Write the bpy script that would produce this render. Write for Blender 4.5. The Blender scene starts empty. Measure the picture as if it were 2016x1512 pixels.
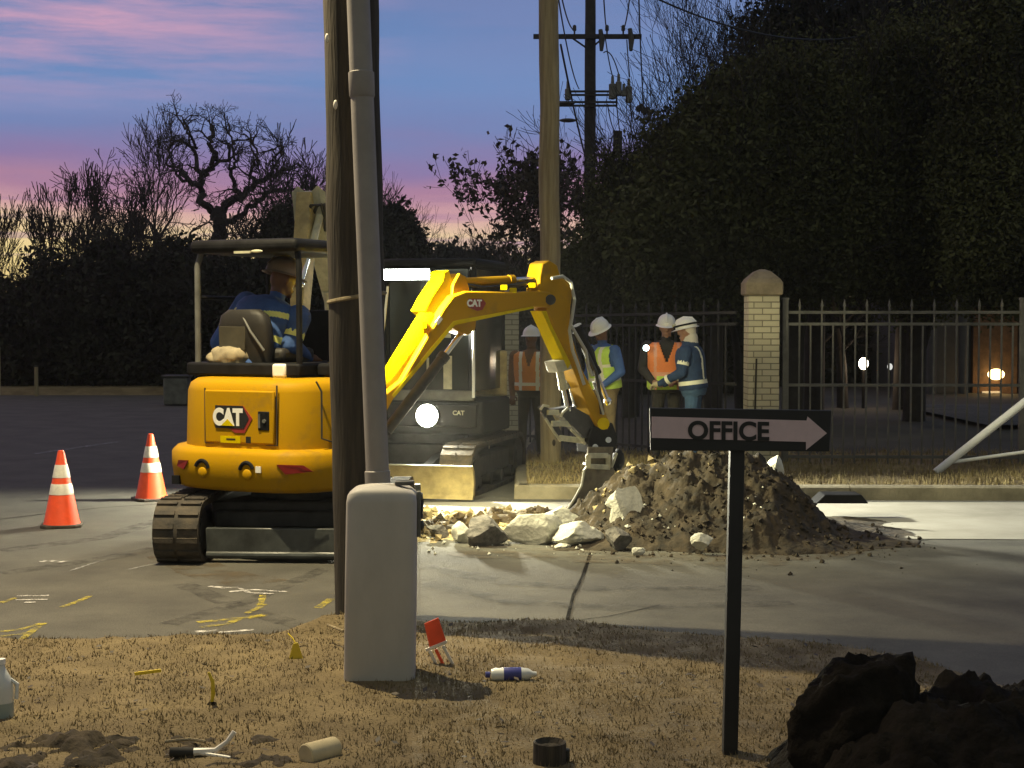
import bpy, bmesh, math, random
import numpy as np
from mathutils import Vector, Matrix, noise
R = math.radians
rnd = random.Random(7)
C = bpy.context.scene.collection
scene = bpy.context.scene

# ------------------------------------------------------------------ camera
F_PX, CAM_H, PITCH = 3000.0, 1.9, math.atan(123 / 3000)
cam_d = bpy.data.cameras.new('camera'); cam = bpy.data.objects.new('camera', cam_d); C.objects.link(cam)
cam_d.sensor_width = 36; cam_d.lens = F_PX / 2016 * 36; cam_d.clip_end = 2000; cam_d.clip_start = 0.05
cam.location = (0, 0, CAM_H); cam.rotation_euler = (R(90) - PITCH, 0, 0)
scene.camera = cam

# ------------------------------------------------------------------ world: dusk sky after sunset
world = bpy.data.worlds.new('World'); scene.world = world; world.use_nodes = True
def build_world():
    nt = world.node_tree; N = nt.nodes; L = nt.links
    bg = N['Background']
    tc = N.new('ShaderNodeTexCoord'); sep = N.new('ShaderNodeSeparateXYZ'); L.new(tc.outputs['Generated'], sep.inputs[0])
    def math_(op, a, b=None, c=None):
        n = N.new('ShaderNodeMath'); n.operation = op
        for i, v in enumerate((a, b, c)):
            if v is None: continue
            if isinstance(v, (int, float)): n.inputs[i].default_value = v
            else: L.new(v, n.inputs[i])
        return n.outputs[0]
    def noise_(sx, sz, scale, detail, off=0.0, rough=.55):
        cb = N.new('ShaderNodeCombineXYZ')
        L.new(math_('MULTIPLY_ADD', sep.outputs[0], sx, off), cb.inputs[0]); L.new(math_('MULTIPLY_ADD', sep.outputs[2], sz, off), cb.inputs[2])
        L.new(sep.outputs[1], cb.inputs[1])
        n = N.new('ShaderNodeTexNoise'); n.inputs['Scale'].default_value = scale; n.inputs['Detail'].default_value = detail
        n.inputs['Roughness'].default_value = rough
        L.new(cb.outputs[0], n.inputs['Vector']); return n.outputs[0]
    z = sep.outputs[2]
    wob = math_('MULTIPLY', math_('SUBTRACT', noise_(1.5, 9, 3.2, 4), .5), .045)
    zz = math_('ADD', z, wob)
    ramp = N.new('ShaderNodeValToRGB'); cr = ramp.color_ramp
    L.new(math_('DIVIDE', zz, .4), ramp.inputs[0])
    def s(r, g, b): return tuple(((c / 255 + .055) / 1.055) ** 2.4 if c > 10 else c / 255 / 12.92 for c in (r, g, b)) + (1,)
    stops = [(-.0, s(225, 190, 120)), (.10, s(246, 220, 150)), (.15, s(236, 206, 165)), (.185, s(212, 164, 166)), (.215, s(176, 132, 158)), (.255, s(143, 124, 168)),
             (.31, s(120, 134, 182)), (.37, s(112, 142, 192)), (.52, s(104, 132, 182)), (1.0, s(94, 120, 160))]
    cr.elements[0].position = 0; cr.elements[0].color = stops[0][1]
    cr.elements[1].position = 1; cr.elements[1].color = stops[-1][1]
    for p, c in stops[1:-1]:
        e = cr.elements.new(p); e.color = c
    # pink streaky clouds, mostly high on the left
    cl = noise_(1.2, 11, 4.5, 7, .37, .6)
    left = N.new('ShaderNodeMapRange'); L.new(sep.outputs[0], left.inputs[0]); left.inputs[1].default_value = -.06; left.inputs[2].default_value = -.26
    hi = N.new('ShaderNodeMapRange'); L.new(z, hi.inputs[0]); hi.inputs[1].default_value = .125; hi.inputs[2].default_value = .185
    m = N.new('ShaderNodeMapRange'); L.new(cl, m.inputs[0]); m.inputs[1].default_value = .34; m.inputs[2].default_value = .57
    k = math_('MULTIPLY', math_('MULTIPLY', m.outputs[0], hi.outputs[0]), math_('MULTIPLY_ADD', left.outputs[0], .9, .06))
    k = math_('MINIMUM', k, .9)
    mix = N.new('ShaderNodeMix'); mix.data_type = 'RGBA'
    L.new(k, mix.inputs['Factor']); L.new(ramp.outputs[0], mix.inputs['A']); mix.inputs['B'].default_value = s(214, 164, 188)
    # low grey-mauve bars across the bright band
    cl2 = noise_(1.0, 26, 5, 6, 1.9)
    m2 = N.new('ShaderNodeMapRange'); L.new(cl2, m2.inputs[0]); m2.inputs[1].default_value = .5; m2.inputs[2].default_value = .66
    lo = N.new('ShaderNodeMapRange'); L.new(z, lo.inputs[0]); lo.inputs[1].default_value = .10; lo.inputs[2].default_value = .07
    mix2 = N.new('ShaderNodeMix'); mix2.data_type = 'RGBA'
    L.new(math_('MULTIPLY', math_('MULTIPLY', m2.outputs[0], lo.outputs[0]), .75), mix2.inputs['Factor'])
    L.new(mix.outputs['Result'], mix2.inputs['A']); mix2.inputs['B'].default_value = s(168, 128, 160)
    # behind the camera the dusk sky is a dull rose grey
    bk = N.new('ShaderNodeMapRange'); L.new(sep.outputs[1], bk.inputs[0]); bk.inputs[1].default_value = .45; bk.inputs[2].default_value = -.35
    mix3 = N.new('ShaderNodeMix'); mix3.data_type = 'RGBA'; L.new(bk.outputs[0], mix3.inputs['Factor'])
    L.new(mix2.outputs['Result'], mix3.inputs['A']); mix3.inputs['B'].default_value = (.265, .275, .235, 1)
    L.new(mix3.outputs['Result'], bg.inputs['Color']); bg.inputs['Strength'].default_value = 1.0
build_world()

# ------------------------------------------------------------------ exposure / render
vs = scene.view_settings
vs.view_transform = 'Standard'; vs.look = 'None'; vs.gamma = 1; vs.use_curve_mapping = False; vs.exposure = 0
scene.render.engine = 'CYCLES'
scene.cycles.use_denoising = True
scene.cycles.max_bounces = 6; scene.cycles.sample_clamp_indirect = 4
scene.cycles.caustics_reflective = False; scene.cycles.caustics_refractive = False

# lamp powers in watts and colours; each lamp is made with the thing that carries it
STREET_W, STREET_C = 4300, (1.0, .84, .50)
CANOPY_W, CANOPY_C = 1350, (1.0, .93, .55)
HEAD_W, HEAD_C = 1300, (1.0, .96, .72)
BAR_W, BAR_C = 9000, (1.0, .99, .80)

# ------------------------------------------------------------------ pixel -> place helpers (photograph is 2016 x 1512)
def ray(X, Y):
    f = Vector((0, math.cos(PITCH), -math.sin(PITCH))); u = Vector((0, math.sin(PITCH), math.cos(PITCH)))
    return f * F_PX + Vector((1, 0, 0)) * (X - 1008) + u * (756 - Y)
def gp(X, Y, z=0.0):
    d = ray(X, Y); t = (z - CAM_H) / d.z
    return Vector((d.x * t, d.y * t, z))
def at(X, Y, dist):
    d = ray(X, Y); t = dist / d.y
    return Vector((d.x * t, dist, CAM_H + d.z * t))
class Plane:
    def __init__(s, x, y, az):
        s.o = Vector((x, y, 0)); s.d = Vector((math.sin(R(az)), math.cos(R(az)), 0)); s.n = Vector((-s.d.y, s.d.x, 0))
    def pt(s, X, Y, off=0.0):
        d = ray(X, Y); o = s.o + s.n * off; c = Vector((0, 0, CAM_H))
        t = (o - c).dot(s.n) / d.dot(s.n)
        return c + d * t

# ------------------------------------------------------------------ materials
def mat(name, col, rough=.7, metal=0.0, var=0.0, scale=6.0, col2=None, bump=0.0, bscale=40.0, spec=.5, coat=0.0, emit=None, estr=0.0, alpha=None, trans=0.0, detail=5.0, stretch=(1, 1, 1), lo=.35, hi=.65, speck=0.0):
    m = bpy.data.materials.new(name); m.use_nodes = True
    nt = m.node_tree; N = nt.nodes; L = nt.links; p = N['Principled BSDF']
    p.inputs['Base Color'].default_value = (*col, 1); p.inputs['Roughness'].default_value = rough; p.inputs['Metallic'].default_value = metal
    p.inputs['Specular IOR Level'].default_value = spec
    if coat: p.inputs['Coat Weight'].default_value = coat; p.inputs['Coat Roughness'].default_value = .2
    if trans: p.inputs['Transmission Weight'].default_value = trans
    if emit: p.inputs['Emission Color'].default_value = (*emit, 1); p.inputs['Emission Strength'].default_value = estr
    tc = None
    if var or col2 or bump:
        tc = N.new('ShaderNodeTexCoord'); mp = N.new('ShaderNodeMapping'); mp.inputs['Scale'].default_value = stretch
        L.new(tc.outputs['Object'], mp.inputs[0])
    if var or col2:
        n = N.new('ShaderNodeTexNoise'); n.inputs['Scale'].default_value = scale; n.inputs['Detail'].default_value = detail; n.inputs['Roughness'].default_value = .62
        L.new(mp.outputs[0], n.inputs['Vector'])
        r = N.new('ShaderNodeValToRGB'); r.color_ramp.elements[0].position = lo; r.color_ramp.elements[1].position = hi
        a = tuple(c * (1 - var) for c in col); b = tuple(min(1, c * (1 + var)) for c in col) if col2 is None else col2
        r.color_ramp.elements[0].color = (*a, 1); r.color_ramp.elements[1].color = (*b, 1)
        L.new(n.outputs[0], r.inputs[0]); L.new(r.outputs[0], p.inputs['Base Color'])
    if speck:
        n3 = N.new('ShaderNodeTexNoise'); n3.inputs['Scale'].default_value = 90; n3.inputs['Detail'].default_value = 4; n3.inputs['Roughness'].default_value = .8; L.new(mp.outputs[0], n3.inputs['Vector'])
        n4 = N.new('ShaderNodeTexVoronoi'); n4.inputs['Scale'].default_value = 55; L.new(mp.outputs[0], n4.inputs['Vector'])
        mr = N.new('ShaderNodeMapRange'); mr.inputs[1].default_value = .3; mr.inputs[2].default_value = .7; mr.inputs[3].default_value = 1 - speck; mr.inputs[4].default_value = 1 + speck
        L.new(n3.outputs[0], mr.inputs[0])
        sc = N.new('ShaderNodeVectorMath'); sc.operation = 'SCALE'; L.new(r.outputs[0], sc.inputs[0]); L.new(mr.outputs[0], sc.inputs['Scale']); L.new(sc.outputs[0], p.inputs['Base Color'])
        nt.nodes.remove(n4)
    if bump:
        n2 = N.new('ShaderNodeTexNoise'); n2.inputs['Scale'].default_value = bscale; n2.inputs['Detail'].default_value = 6
        L.new(mp.outputs[0], n2.inputs['Vector'])
        b_ = N.new('ShaderNodeBump'); b_.inputs['Strength'].default_value = bump; b_.inputs['Distance'].default_value = .02
        L.new(n2.outputs[0], b_.inputs['Height']); L.new(b_.outputs[0], p.inputs['Normal'])
    return m

M = {}
M['yellow'] = mat('yellow_paint', (.45, .245, .004), .5, col2=(.22, .135, .035), scale=3.2, lo=.55, hi=.82, detail=12, spec=.06, bump=.05, bscale=50)
M['yellow_bright'] = mat('bright_lit_yellow', (.62, .47, .001), .95, var=.10, scale=5, spec=.0)  # lighter copy of the yellow paint, strong lamplight put into the colour
ADDED_BOOM_W = 6000  # power of the unseen boom lamp added to light the road
M['yellow_pale'] = mat('pale_yellow_paint', (.42, .33, .14), .7, var=.3, scale=5, bump=.1)  # paler, less saturated yellow
M['black'] = mat('black_steel', (.011, .011, .012), .6, var=.35, scale=8, spec=.15)
M['dark'] = mat('dark_steel', (.035, .034, .034), .55, var=.4, scale=9, bump=.08)
M['grey_steel'] = mat('grey_steel', (.12, .12, .11), .5, var=.3, scale=6)
M['rubber'] = mat('track_rubber', (.035, .031, .027), .85, col2=(.09, .072, .052), scale=7, bump=.3, bscale=35)
M['shade_steel'] = mat('dark_shade_steel', (.05, .055, .055), .28, var=.5, scale=4)  # dark gloss for the shade painted under the digging machine
M['chrome'] = mat('steel_rod', (.7, .7, .68), .25, metal=1.0)
M['worn_steel'] = mat('worn_steel', (.15, .12, .07), .6, metal=.1, var=.35, scale=9, bump=.12)
M['pale_steel_and_glint'] = mat('pale_steel_with_glints', (.50, .48, .34), .5, var=.2, scale=9)  # pale steel parts; also painted highlights and window reflections
M['glass'] = mat('cab_glass', (.02, .022, .02), .12, spec=.5)
M['iron_shaded'] = mat('shaded_iron', (.022, .021, .02), .7, var=.2)  # darker copy of the fence iron, dimness put into the colour
M['seat'] = mat('seat_vinyl', (.020, .017, .013), .6, var=.2)
M['red'] = mat('red_reflector', (.22, .012, .012), .3)
M['hose'] = mat('black_hose', (.025, .025, .027), .55)
M['hose_pale'] = mat('grey_hose', (.42, .42, .38), .45)
M['white'] = mat('white_paint', (.78, .78, .76), .5, var=.06)
M['logo_white'] = mat('logo_white', (.85, .83, .78), .5)
M['logo_red'] = mat('logo_red', (.30, .03, .02), .5)
M['orange'] = mat('orange_plastic', (.85, .085, .02), .5, var=.1, scale=8)
M['cone_white'] = mat('reflective_sleeve', (.72, .68, .6), .45, var=.12, scale=14)
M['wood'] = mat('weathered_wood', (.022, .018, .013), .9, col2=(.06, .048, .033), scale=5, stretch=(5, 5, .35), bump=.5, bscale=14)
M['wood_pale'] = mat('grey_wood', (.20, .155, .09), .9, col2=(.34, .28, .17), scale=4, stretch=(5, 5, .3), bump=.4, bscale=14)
M['wood_dark'] = mat('dark_wood', (.03, .028, .024), .9, var=.3)
M['pvc'] = mat('grey_pvc', (.27, .25, .24), .6, var=.1, scale=4, bump=.04)
M['box_grey'] = mat('grey_cabinet_plastic', (.37, .35, .32), .62, col2=(.47, .445, .41), scale=1.7, stretch=(1.6, 1.6, .7), detail=9, bump=.03, bscale=90)
M['asphalt'] = mat('asphalt', (.064, .060, .050), .9, col2=(.10, .094, .077), scale=1.6, bump=.5, bscale=120, detail=9, speck=.45)
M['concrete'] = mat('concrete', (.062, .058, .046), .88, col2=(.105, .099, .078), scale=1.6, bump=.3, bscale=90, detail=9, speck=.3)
M['concrete_lit'] = mat('lit_concrete', (.26, .245, .20), .88, col2=(.36, .34, .29), scale=1.3, bump=.2, bscale=70, detail=9)  # paler concrete, lamplight put into the colour
M['kerb'] = mat('kerb_concrete', (.20, .175, .12), .9, var=.25, scale=3, bump=.3)
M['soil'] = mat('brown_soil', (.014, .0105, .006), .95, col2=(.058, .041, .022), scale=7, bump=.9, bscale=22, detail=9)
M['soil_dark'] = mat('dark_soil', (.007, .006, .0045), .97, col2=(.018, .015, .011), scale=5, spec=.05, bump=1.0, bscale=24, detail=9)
M['mud'] = mat('yellow_mud', (.22, .16, .07), .9, col2=(.40, .33, .18), scale=4, bump=.8, bscale=18, detail=8)
M['rock'] = mat('broken_concrete', (.42, .41, .35), .9, col2=(.70, .69, .60), scale=5, bump=.6, bscale=25, detail=9)
M['rock_dark'] = mat('grey_broken_asphalt', (.08, .075, .068), .9, col2=(.22, .2, .18), scale=14, bump=.6, bscale=35, detail=9)
M['lawn'] = mat('dry_lawn', (.11, .08, .037), .95, col2=(.20, .15, .072), scale=2.4, bump=.8, bscale=70, detail=9)
M['verge'] = mat('verge_soil', (.14, .10, .045), .95, col2=(.26, .20, .1), scale=2.0, bump=.8, bscale=40, detail=9)
M['ground'] = mat('far_ground', (.05, .045, .03), .95, var=.3, scale=.4)
M['grass_blade'] = mat('dry_grass_blade', (.15, .116, .06), .95, col2=(.25, .197, .108), scale=1.8, detail=8, spec=.1)
M['grass_far'] = mat('verge_grass_blade', (.16, .12, .05), .8, col2=(.32, .26, .12), scale=2.5)
M['leaf'] = mat('evergreen_leaf', (.040, .042, .021), .88, col2=(.095, .10, .042), scale=.5, spec=.15)
M['leaf_dark'] = mat('dark_leaf', (.028, .029, .022), .85, col2=(.05, .051, .036), scale=.8, spec=.1)
M['leaf_brown'] = mat('brown_leaf', (.04, .032, .024), .7, col2=(.08, .06, .04), scale=1.2)
M['bark'] = mat('bark', (.030, .025, .022), .95, var=.3, scale=5)
M['twig'] = mat('twig', (.028, .024, .022), .95)
M['iron'] = mat('grey_iron', (.105, .10, .088), .6, var=.25, scale=5)
M['cable'] = mat('cable', (.015, .015, .018), .7)
M['skin'] = mat('skin_brown', (.16, .075, .04), .55)
M['skin_light'] = mat('skin_tan', (.33, .17, .10), .55)
M['eye'] = mat('eye', (.02, .015, .012), .3)
M['hair'] = mat('dark_hair', (.02, .016, .013), .7)
M['hat_white'] = mat('white_hard_hat', (.90, .88, .82), .35)
M['hat_tan'] = mat('tan_hard_hat', (.34, .26, .19), .4, var=.15)
M['coat_brown'] = mat('brown_jacket', (.17, .085, .03), .9, var=.25, scale=10, bump=.2, bscale=30)
M['coat_blue'] = mat('blue_jacket', (.05, .11, .30), .85, var=.2, scale=8, bump=.25, bscale=25)
M['coat_navy'] = mat('navy_overalls', (.02, .045, .105), .85, var=.2, scale=8, bump=.25, bscale=25)
M['coat_dark'] = mat('dark_coat', (.035, .032, .028), .9, var=.2, scale=8, bump=.2, bscale=25)
M['jeans'] = mat('blue_trousers', (.05, .10, .18), .9, var=.2, scale=8)
M['khaki'] = mat('tan_trousers', (.24, .18, .09), .9, var=.2, scale=8, bump=.2, bscale=25)
M['olive'] = mat('olive_trousers', (.05, .044, .028), .9, var=.2, scale=8)
M['boot'] = mat('boot_leather', (.03, .022, .015), .8)
M['glove'] = mat('tan_glove', (.50, .42, .25), .85, var=.15)
M['hood'] = mat('white_hood', (.62, .56, .47), .85, bump=.2)
M['cloth'] = mat('dusty_cloth', (.30, .25, .16), .9, var=.3, scale=9)
M['vest_orange'] = mat('orange_vest', (.95, .27, .075), .8, var=.1)
M['vest_amber'] = mat('amber_vest', (.70, .27, .04), .8, var=.1)
M['vest_lime'] = mat('lime_vest', (.58, .80, .12), .8, var=.12)
M['vest_band'] = mat('reflective_band', (.85, .83, .62), .5)
M['band_lime'] = mat('lime_reflective_band', (.95, .95, .28), .5)
M['band_pink'] = mat('salmon_band', (.85, .38, .22), .6)
M['sign_black'] = mat('black_sign_board', (.012, .012, .013), .55, var=.2)
M['sign_pink'] = mat('pale_pink_arrow', (.66, .50, .53), .6, var=.06, scale=14)
M['sign_ink'] = mat('black_lettering', (.010, .010, .010), .6)
M['flag_yellow'] = mat('yellow_plastic', (.62, .46, .02), .5)
M['bottle_blue'] = mat('blue_label', (.03, .035, .2), .4)
M['bottle_clear'] = mat('cloudy_plastic', (.62, .64, .62), .25, spec=.6)
M['plastic_teal'] = mat('milky_liquid', (.28, .33, .30), .35)
M['brick_house'] = mat('house_brick', (.11, .06, .03), .9, var=.3, scale=6)
M['roof_dark'] = mat('dark_shingle', (.02, .02, .02), .9, var=.3)
M['siding'] = mat('pale_siding', (.07, .07, .075), .8, var=.1)
M['green_twine'] = mat('green_plastic', (.16, .42, .30), .5)
def brick_mat(name, c1, c2, mortar):
    m = bpy.data.materials.new(name); m.use_nodes = True
    nt = m.node_tree; N = nt.nodes; L = nt.links; p = N['Principled BSDF']
    tc = N.new('ShaderNodeTexCoord'); sep = N.new('ShaderNodeSeparateXYZ'); cb = N.new('ShaderNodeCombineXYZ')
    L.new(tc.outputs['Object'], sep.inputs[0])
    ad = N.new('ShaderNodeMath'); ad.operation = 'ADD'; L.new(sep.outputs[0], ad.inputs[0]); L.new(sep.outputs[1], ad.inputs[1])
    L.new(ad.outputs[0], cb.inputs[0]); L.new(sep.outputs[2], cb.inputs[1])
    b = N.new('ShaderNodeTexBrick'); L.new(cb.outputs[0], b.inputs['Vector'])
    b.inputs['Color1'].default_value = (*c1, 1); b.inputs['Color2'].default_value = (*c2, 1); b.inputs['Mortar'].default_value = (*mortar, 1)
    b.inputs['Scale'].default_value = 1; b.inputs['Brick Width'].default_value = .205; b.inputs['Row Height'].default_value = .073
    b.inputs['Mortar Size'].default_value = .007; b.inputs['Mortar Smooth'].default_value = .2
    L.new(b.outputs['Color'], p.inputs['Base Color']); p.inputs['Roughness'].default_value = .9
    bm_ = N.new('ShaderNodeBump'); bm_.inputs['Distance'].default_value = .01; bm_.inputs['Strength'].default_value = .8; bm_.invert = True
    L.new(b.outputs['Fac'], bm_.inputs['Height']); L.new(bm_.outputs[0], p.inputs['Normal'])
    return m
M['brick'] = brick_mat('cream_brick', (.58, .52, .36), (.48, .43, .30), (.24, .21, .15))
M['cap'] = mat('pillar_cap_stone', (.25, .20, .135), .9, var=.2, scale=8)
def paint(name, col):          # sprayed marking paint, worn through in specks
    m = mat(name, col, .9, var=.15, scale=9); nt = m.node_tree; N = nt.nodes; L = nt.links
    tc = N.new('ShaderNodeTexCoord'); n = N.new('ShaderNodeTexNoise'); n.inputs['Scale'].default_value = 13; n.inputs['Detail'].default_value = 9; n.inputs['Roughness'].default_value = .75
    r = N.new('ShaderNodeMapRange'); r.inputs[1].default_value = .40; r.inputs[2].default_value = .64; r.inputs[4].default_value = .85
    L.new(tc.outputs['Object'], n.inputs['Vector']); L.new(n.outputs[0], r.inputs[0]); L.new(r.outputs[0], N['Principled BSDF'].inputs['Alpha']); return m
M['mark_yellow'] = paint('yellow_marking_paint', (.46, .37, .04)); M['mark_white'] = paint('white_marking_paint', (.72, .69, .65)); M['line_white'] = paint('worn_lane_paint', (.36, .36, .36))
def stain(name, col, lo, hi, sc):     # oil, mud and tyre marks with ragged edges
    m = mat(name, col, .85, var=.2, scale=9); nt = m.node_tree; N = nt.nodes; L = nt.links
    tc = N.new('ShaderNodeTexCoord'); n = N.new('ShaderNodeTexNoise'); n.inputs['Scale'].default_value = sc; n.inputs['Detail'].default_value = 8; n.inputs['Roughness'].default_value = .7
    r = N.new('ShaderNodeMapRange'); r.inputs[1].default_value = lo; r.inputs[2].default_value = hi; r.inputs[4].default_value = .55
    L.new(tc.outputs['Object'], n.inputs['Vector']); L.new(n.outputs[0], r.inputs[0]); L.new(r.outputs[0], N['Principled BSDF'].inputs['Alpha']); return m
M['tyre'] = stain('tyre_mark', (.03, .028, .025), .42, .7, 7); M['mud_smear'] = stain('mud_smear', (.11, .08, .045), .44, .62, 4)
def emitter(name, col, strength):
    return mat(name, (0, 0, 0), .5, emit=col, estr=strength)

# ------------------------------------------------------------------ mesh helpers
def rotz(a): return Matrix.Rotation(R(a), 4, 'Z')
def frame(dirv):
    d = Vector(dirv).normalized(); a = Vector((0, 0, 1)) if abs(d.z) < .9 else Vector((1, 0, 0))
    u = d.cross(a).normalized(); return u, u.cross(d).normalized(), d
class MB:
    def __init__(s, xf=None): s.v = []; s.f = []; s.mi = []; s.xf = xf
    def add(s, vs_, fs, mi=0):
        o = len(s.v)
        s.v += [tuple(s.xf @ Vector(v)) if s.xf else tuple(v) for v in vs_]
        s.f += [tuple(i + o for i in f) for f in fs]; s.mi += [mi] * len(fs); return s
    def box(s, c, sz, rot=None, mi=0):
        c = Vector(c); h = [x / 2 for x in sz]; vs_ = []
        for x in (-1, 1):
            for y in (-1, 1):
                for z in (-1, 1):
                    v = Vector((x * h[0], y * h[1], z * h[2])); vs_.append(c + (rot @ v if rot else v))
        return s.add(vs_, [(0, 1, 3, 2), (4, 6, 7, 5), (0, 4, 5, 1), (2, 3, 7, 6), (0, 2, 6, 4), (1, 5, 7, 3)], mi)
    def bar(s, p0, p1, w, h, mi=0):           # rectangular bar from p0 to p1
        p0, p1 = Vector(p0), Vector(p1); u, v, d = frame(p1 - p0)
        vs_ = [p + u * a * w / 2 + v * b * h / 2 for p in (p0, p1) for a, b in ((-1, -1), (1, -1), (1, 1), (-1, 1))]
        return s.add(vs_, [(0, 3, 2, 1), (4, 5, 6, 7)] + [(i, (i + 1) % 4, 4 + (i + 1) % 4, 4 + i) for i in range(4)], mi)
    def cyl(s, p0, p1, r0, r1=None, n=12, mi=0):
        return s.tube([p0, p1], [r0, r0 if r1 is None else r1], n, mi)
    def tube(s, pts, r, n=8, mi=0, caps=True):
        pts = [Vector(p) for p in pts]; rs = r if isinstance(r, (list, tuple)) else [r] * len(pts)
        vs_ = []; u = None
        for i, p in enumerate(pts):
            d = (pts[min(i + 1, len(pts) - 1)] - pts[max(i - 1, 0)])
            if d.length < 1e-9: d = Vector((0, 0, 1))
            d.normalize()
            if u is None: u, v, _ = frame(d)
            else:
                u = (u - d * u.dot(d))
                u = u.normalized() if u.length > 1e-6 else frame(d)[0]
                v = d.cross(u) * -1
            v = u.cross(d)
            for k in range(n):
                a = 2 * math.pi * k / n; vs_.append(p + (u * math.cos(a) + v * math.sin(a)) * rs[i])
        fs = []
        for i in range(len(pts) - 1):
            for k in range(n):
                k2 = (k + 1) % n; fs.append((i * n + k, i * n + k2, (i + 1) * n + k2, (i + 1) * n + k))
        if caps: fs += [tuple(range(n))[::-1], tuple(range((len(pts) - 1) * n, len(pts) * n))]
        return s.add(vs_, fs, mi)
    def prism(s, poly, off, mi=0):           # poly: list of 3D points, off: extrusion vector
        n = len(poly); off = Vector(off); vs_ = [Vector(p) for p in poly] + [Vector(p) + off for p in poly]
        return s.add(vs_, [tuple(range(n))[::-1], tuple(range(n, 2 * n))] + [(i, (i + 1) % n, n + (i + 1) % n, n + i) for i in range(n)], mi)
    def loft(s, rings, mi=0, caps=True):     # rings: equal-length lists of points
        n = len(rings[0]); vs_ = [p for r in rings for p in r]; fs = []
        for i in range(len(rings) - 1):
            for k in range(n):
                k2 = (k + 1) % n; fs.append((i * n + k, i * n + k2, (i + 1) * n + k2, (i + 1) * n + k))
        if caps: fs += [tuple(range(n))[::-1], tuple(range((len(rings) - 1) * n, len(rings) * n))]
        return s.add(vs_, fs, mi)
    def lathe(s, prof, c=(0, 0, 0), n=24, mi=0, sq=0.0, ax=1.0, ay=1.0):
        c = Vector(c); rings = []
        for r, z in prof:
            ring = []
            for k in range(n):
                a = 2 * math.pi * k / n; ring.append(c + Vector((math.cos(a) * r * ax, math.sin(a) * r * ay, z)))
            rings.append(ring)
        return s.loft(rings, mi)
    def ell(s, c, rad, rot=None, seg=14, rings=9, mi=0):
        c = Vector(c); rr = []
        for i in range(rings + 1):
            t = math.pi * i / rings; ring = []
            for k in range(seg):
                a = 2 * math.pi * k / seg
                v = Vector((rad[0] * math.sin(t) * math.cos(a), rad[1] * math.sin(t) * math.sin(a), rad[2] * math.cos(t)))
                if i in (0, rings): v += Vector((math.cos(a), math.sin(a), 0)) * 1e-4
                ring.append(c + (rot @ v if rot else v))
            rr.append(ring)
        return s.loft(rr, mi)
    def build(s, name, m, parent=None, smooth=True, bevel=0.0, angle=35, seg=2, recalc=True, label=None):
        me = bpy.data.meshes.new(name); me.from_pydata(s.v, [], s.f)
        ms = m if isinstance(m, (list, tuple)) else [m]
        for x in ms: me.materials.append(M[x] if isinstance(x, str) else x)
        if len(ms) > 1: me.polygons.foreach_set('material_index', s.mi)
        if recalc:
            b = bmesh.new(); b.from_mesh(me); bmesh.ops.recalc_face_normals(b, faces=b.faces); b.to_mesh(me); b.free()
        if smooth:
            me.polygons.foreach_set('use_smooth', [True] * len(me.polygons)); me.set_sharp_from_angle(angle=R(angle))
        o = bpy.data.objects.new(name, me); C.objects.link(o)
        if parent: o.parent = parent
        if bevel:
            bv = o.modifiers.new('bevel', 'BEVEL'); bv.width = bevel; bv.segments = seg; bv.limit_method = 'ANGLE'; bv.angle_limit = R(40); bv.harden_normals = False
        if label: o['label'] = label
        return o
def np_mesh(name, verts, faces, m, parent=None, k=4):
    me = bpy.data.meshes.new(name); nv, nf = len(verts), len(faces)
    me.vertices.add(nv); me.vertices.foreach_set('co', np.asarray(verts, dtype=np.float32).ravel())
    me.loops.add(nf * k); me.loops.foreach_set('vertex_index', np.asarray(faces, dtype=np.int32).ravel())
    me.polygons.add(nf); me.polygons.foreach_set('loop_start', np.arange(0, nf * k, k, dtype=np.int32))
    me.update(calc_edges=True); me.validate()
    me.materials.append(M[m] if isinstance(m, str) else m)
    o = bpy.data.objects.new(name, me); C.objects.link(o)
    if parent: o.parent = parent
    return o
def tag(o, label, cat, group=None):
    o['label'] = label; o['category'] = cat
    if group: o['group'] = group
    return o
def thing(name, label, cat, loc=(0, 0, 0), rz=0, group=None):
    o = bpy.data.objects.new(name, None); C.objects.link(o); o.empty_display_size = .1
    o.location = loc; o.rotation_euler = (0, 0, R(rz)); return tag(o, label, cat, group)
def kind(o, k): o['kind'] = k; return o
def lamp(name, typ, loc, target, watts, col, parent, cone=120, blend=.6, size=.05, sy=None):
    d = bpy.data.lights.new(name, typ); d.energy = watts; d.color = col
    if typ == 'SPOT': d.spot_size = R(cone); d.spot_blend = blend; d.shadow_soft_size = size
    elif typ == 'AREA': d.shape = 'RECTANGLE'; d.size = size; d.size_y = sy or size
    else: d.shadow_soft_size = size
    o = bpy.data.objects.new(name, d); C.objects.link(o)
    v = Vector(target) - Vector(loc); o.rotation_euler = v.to_track_quat('-Z', 'Y').to_euler()
    o.location = Vector(loc) - (parent.location if parent else Vector())
    if parent: o.parent = parent
    return o
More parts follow.
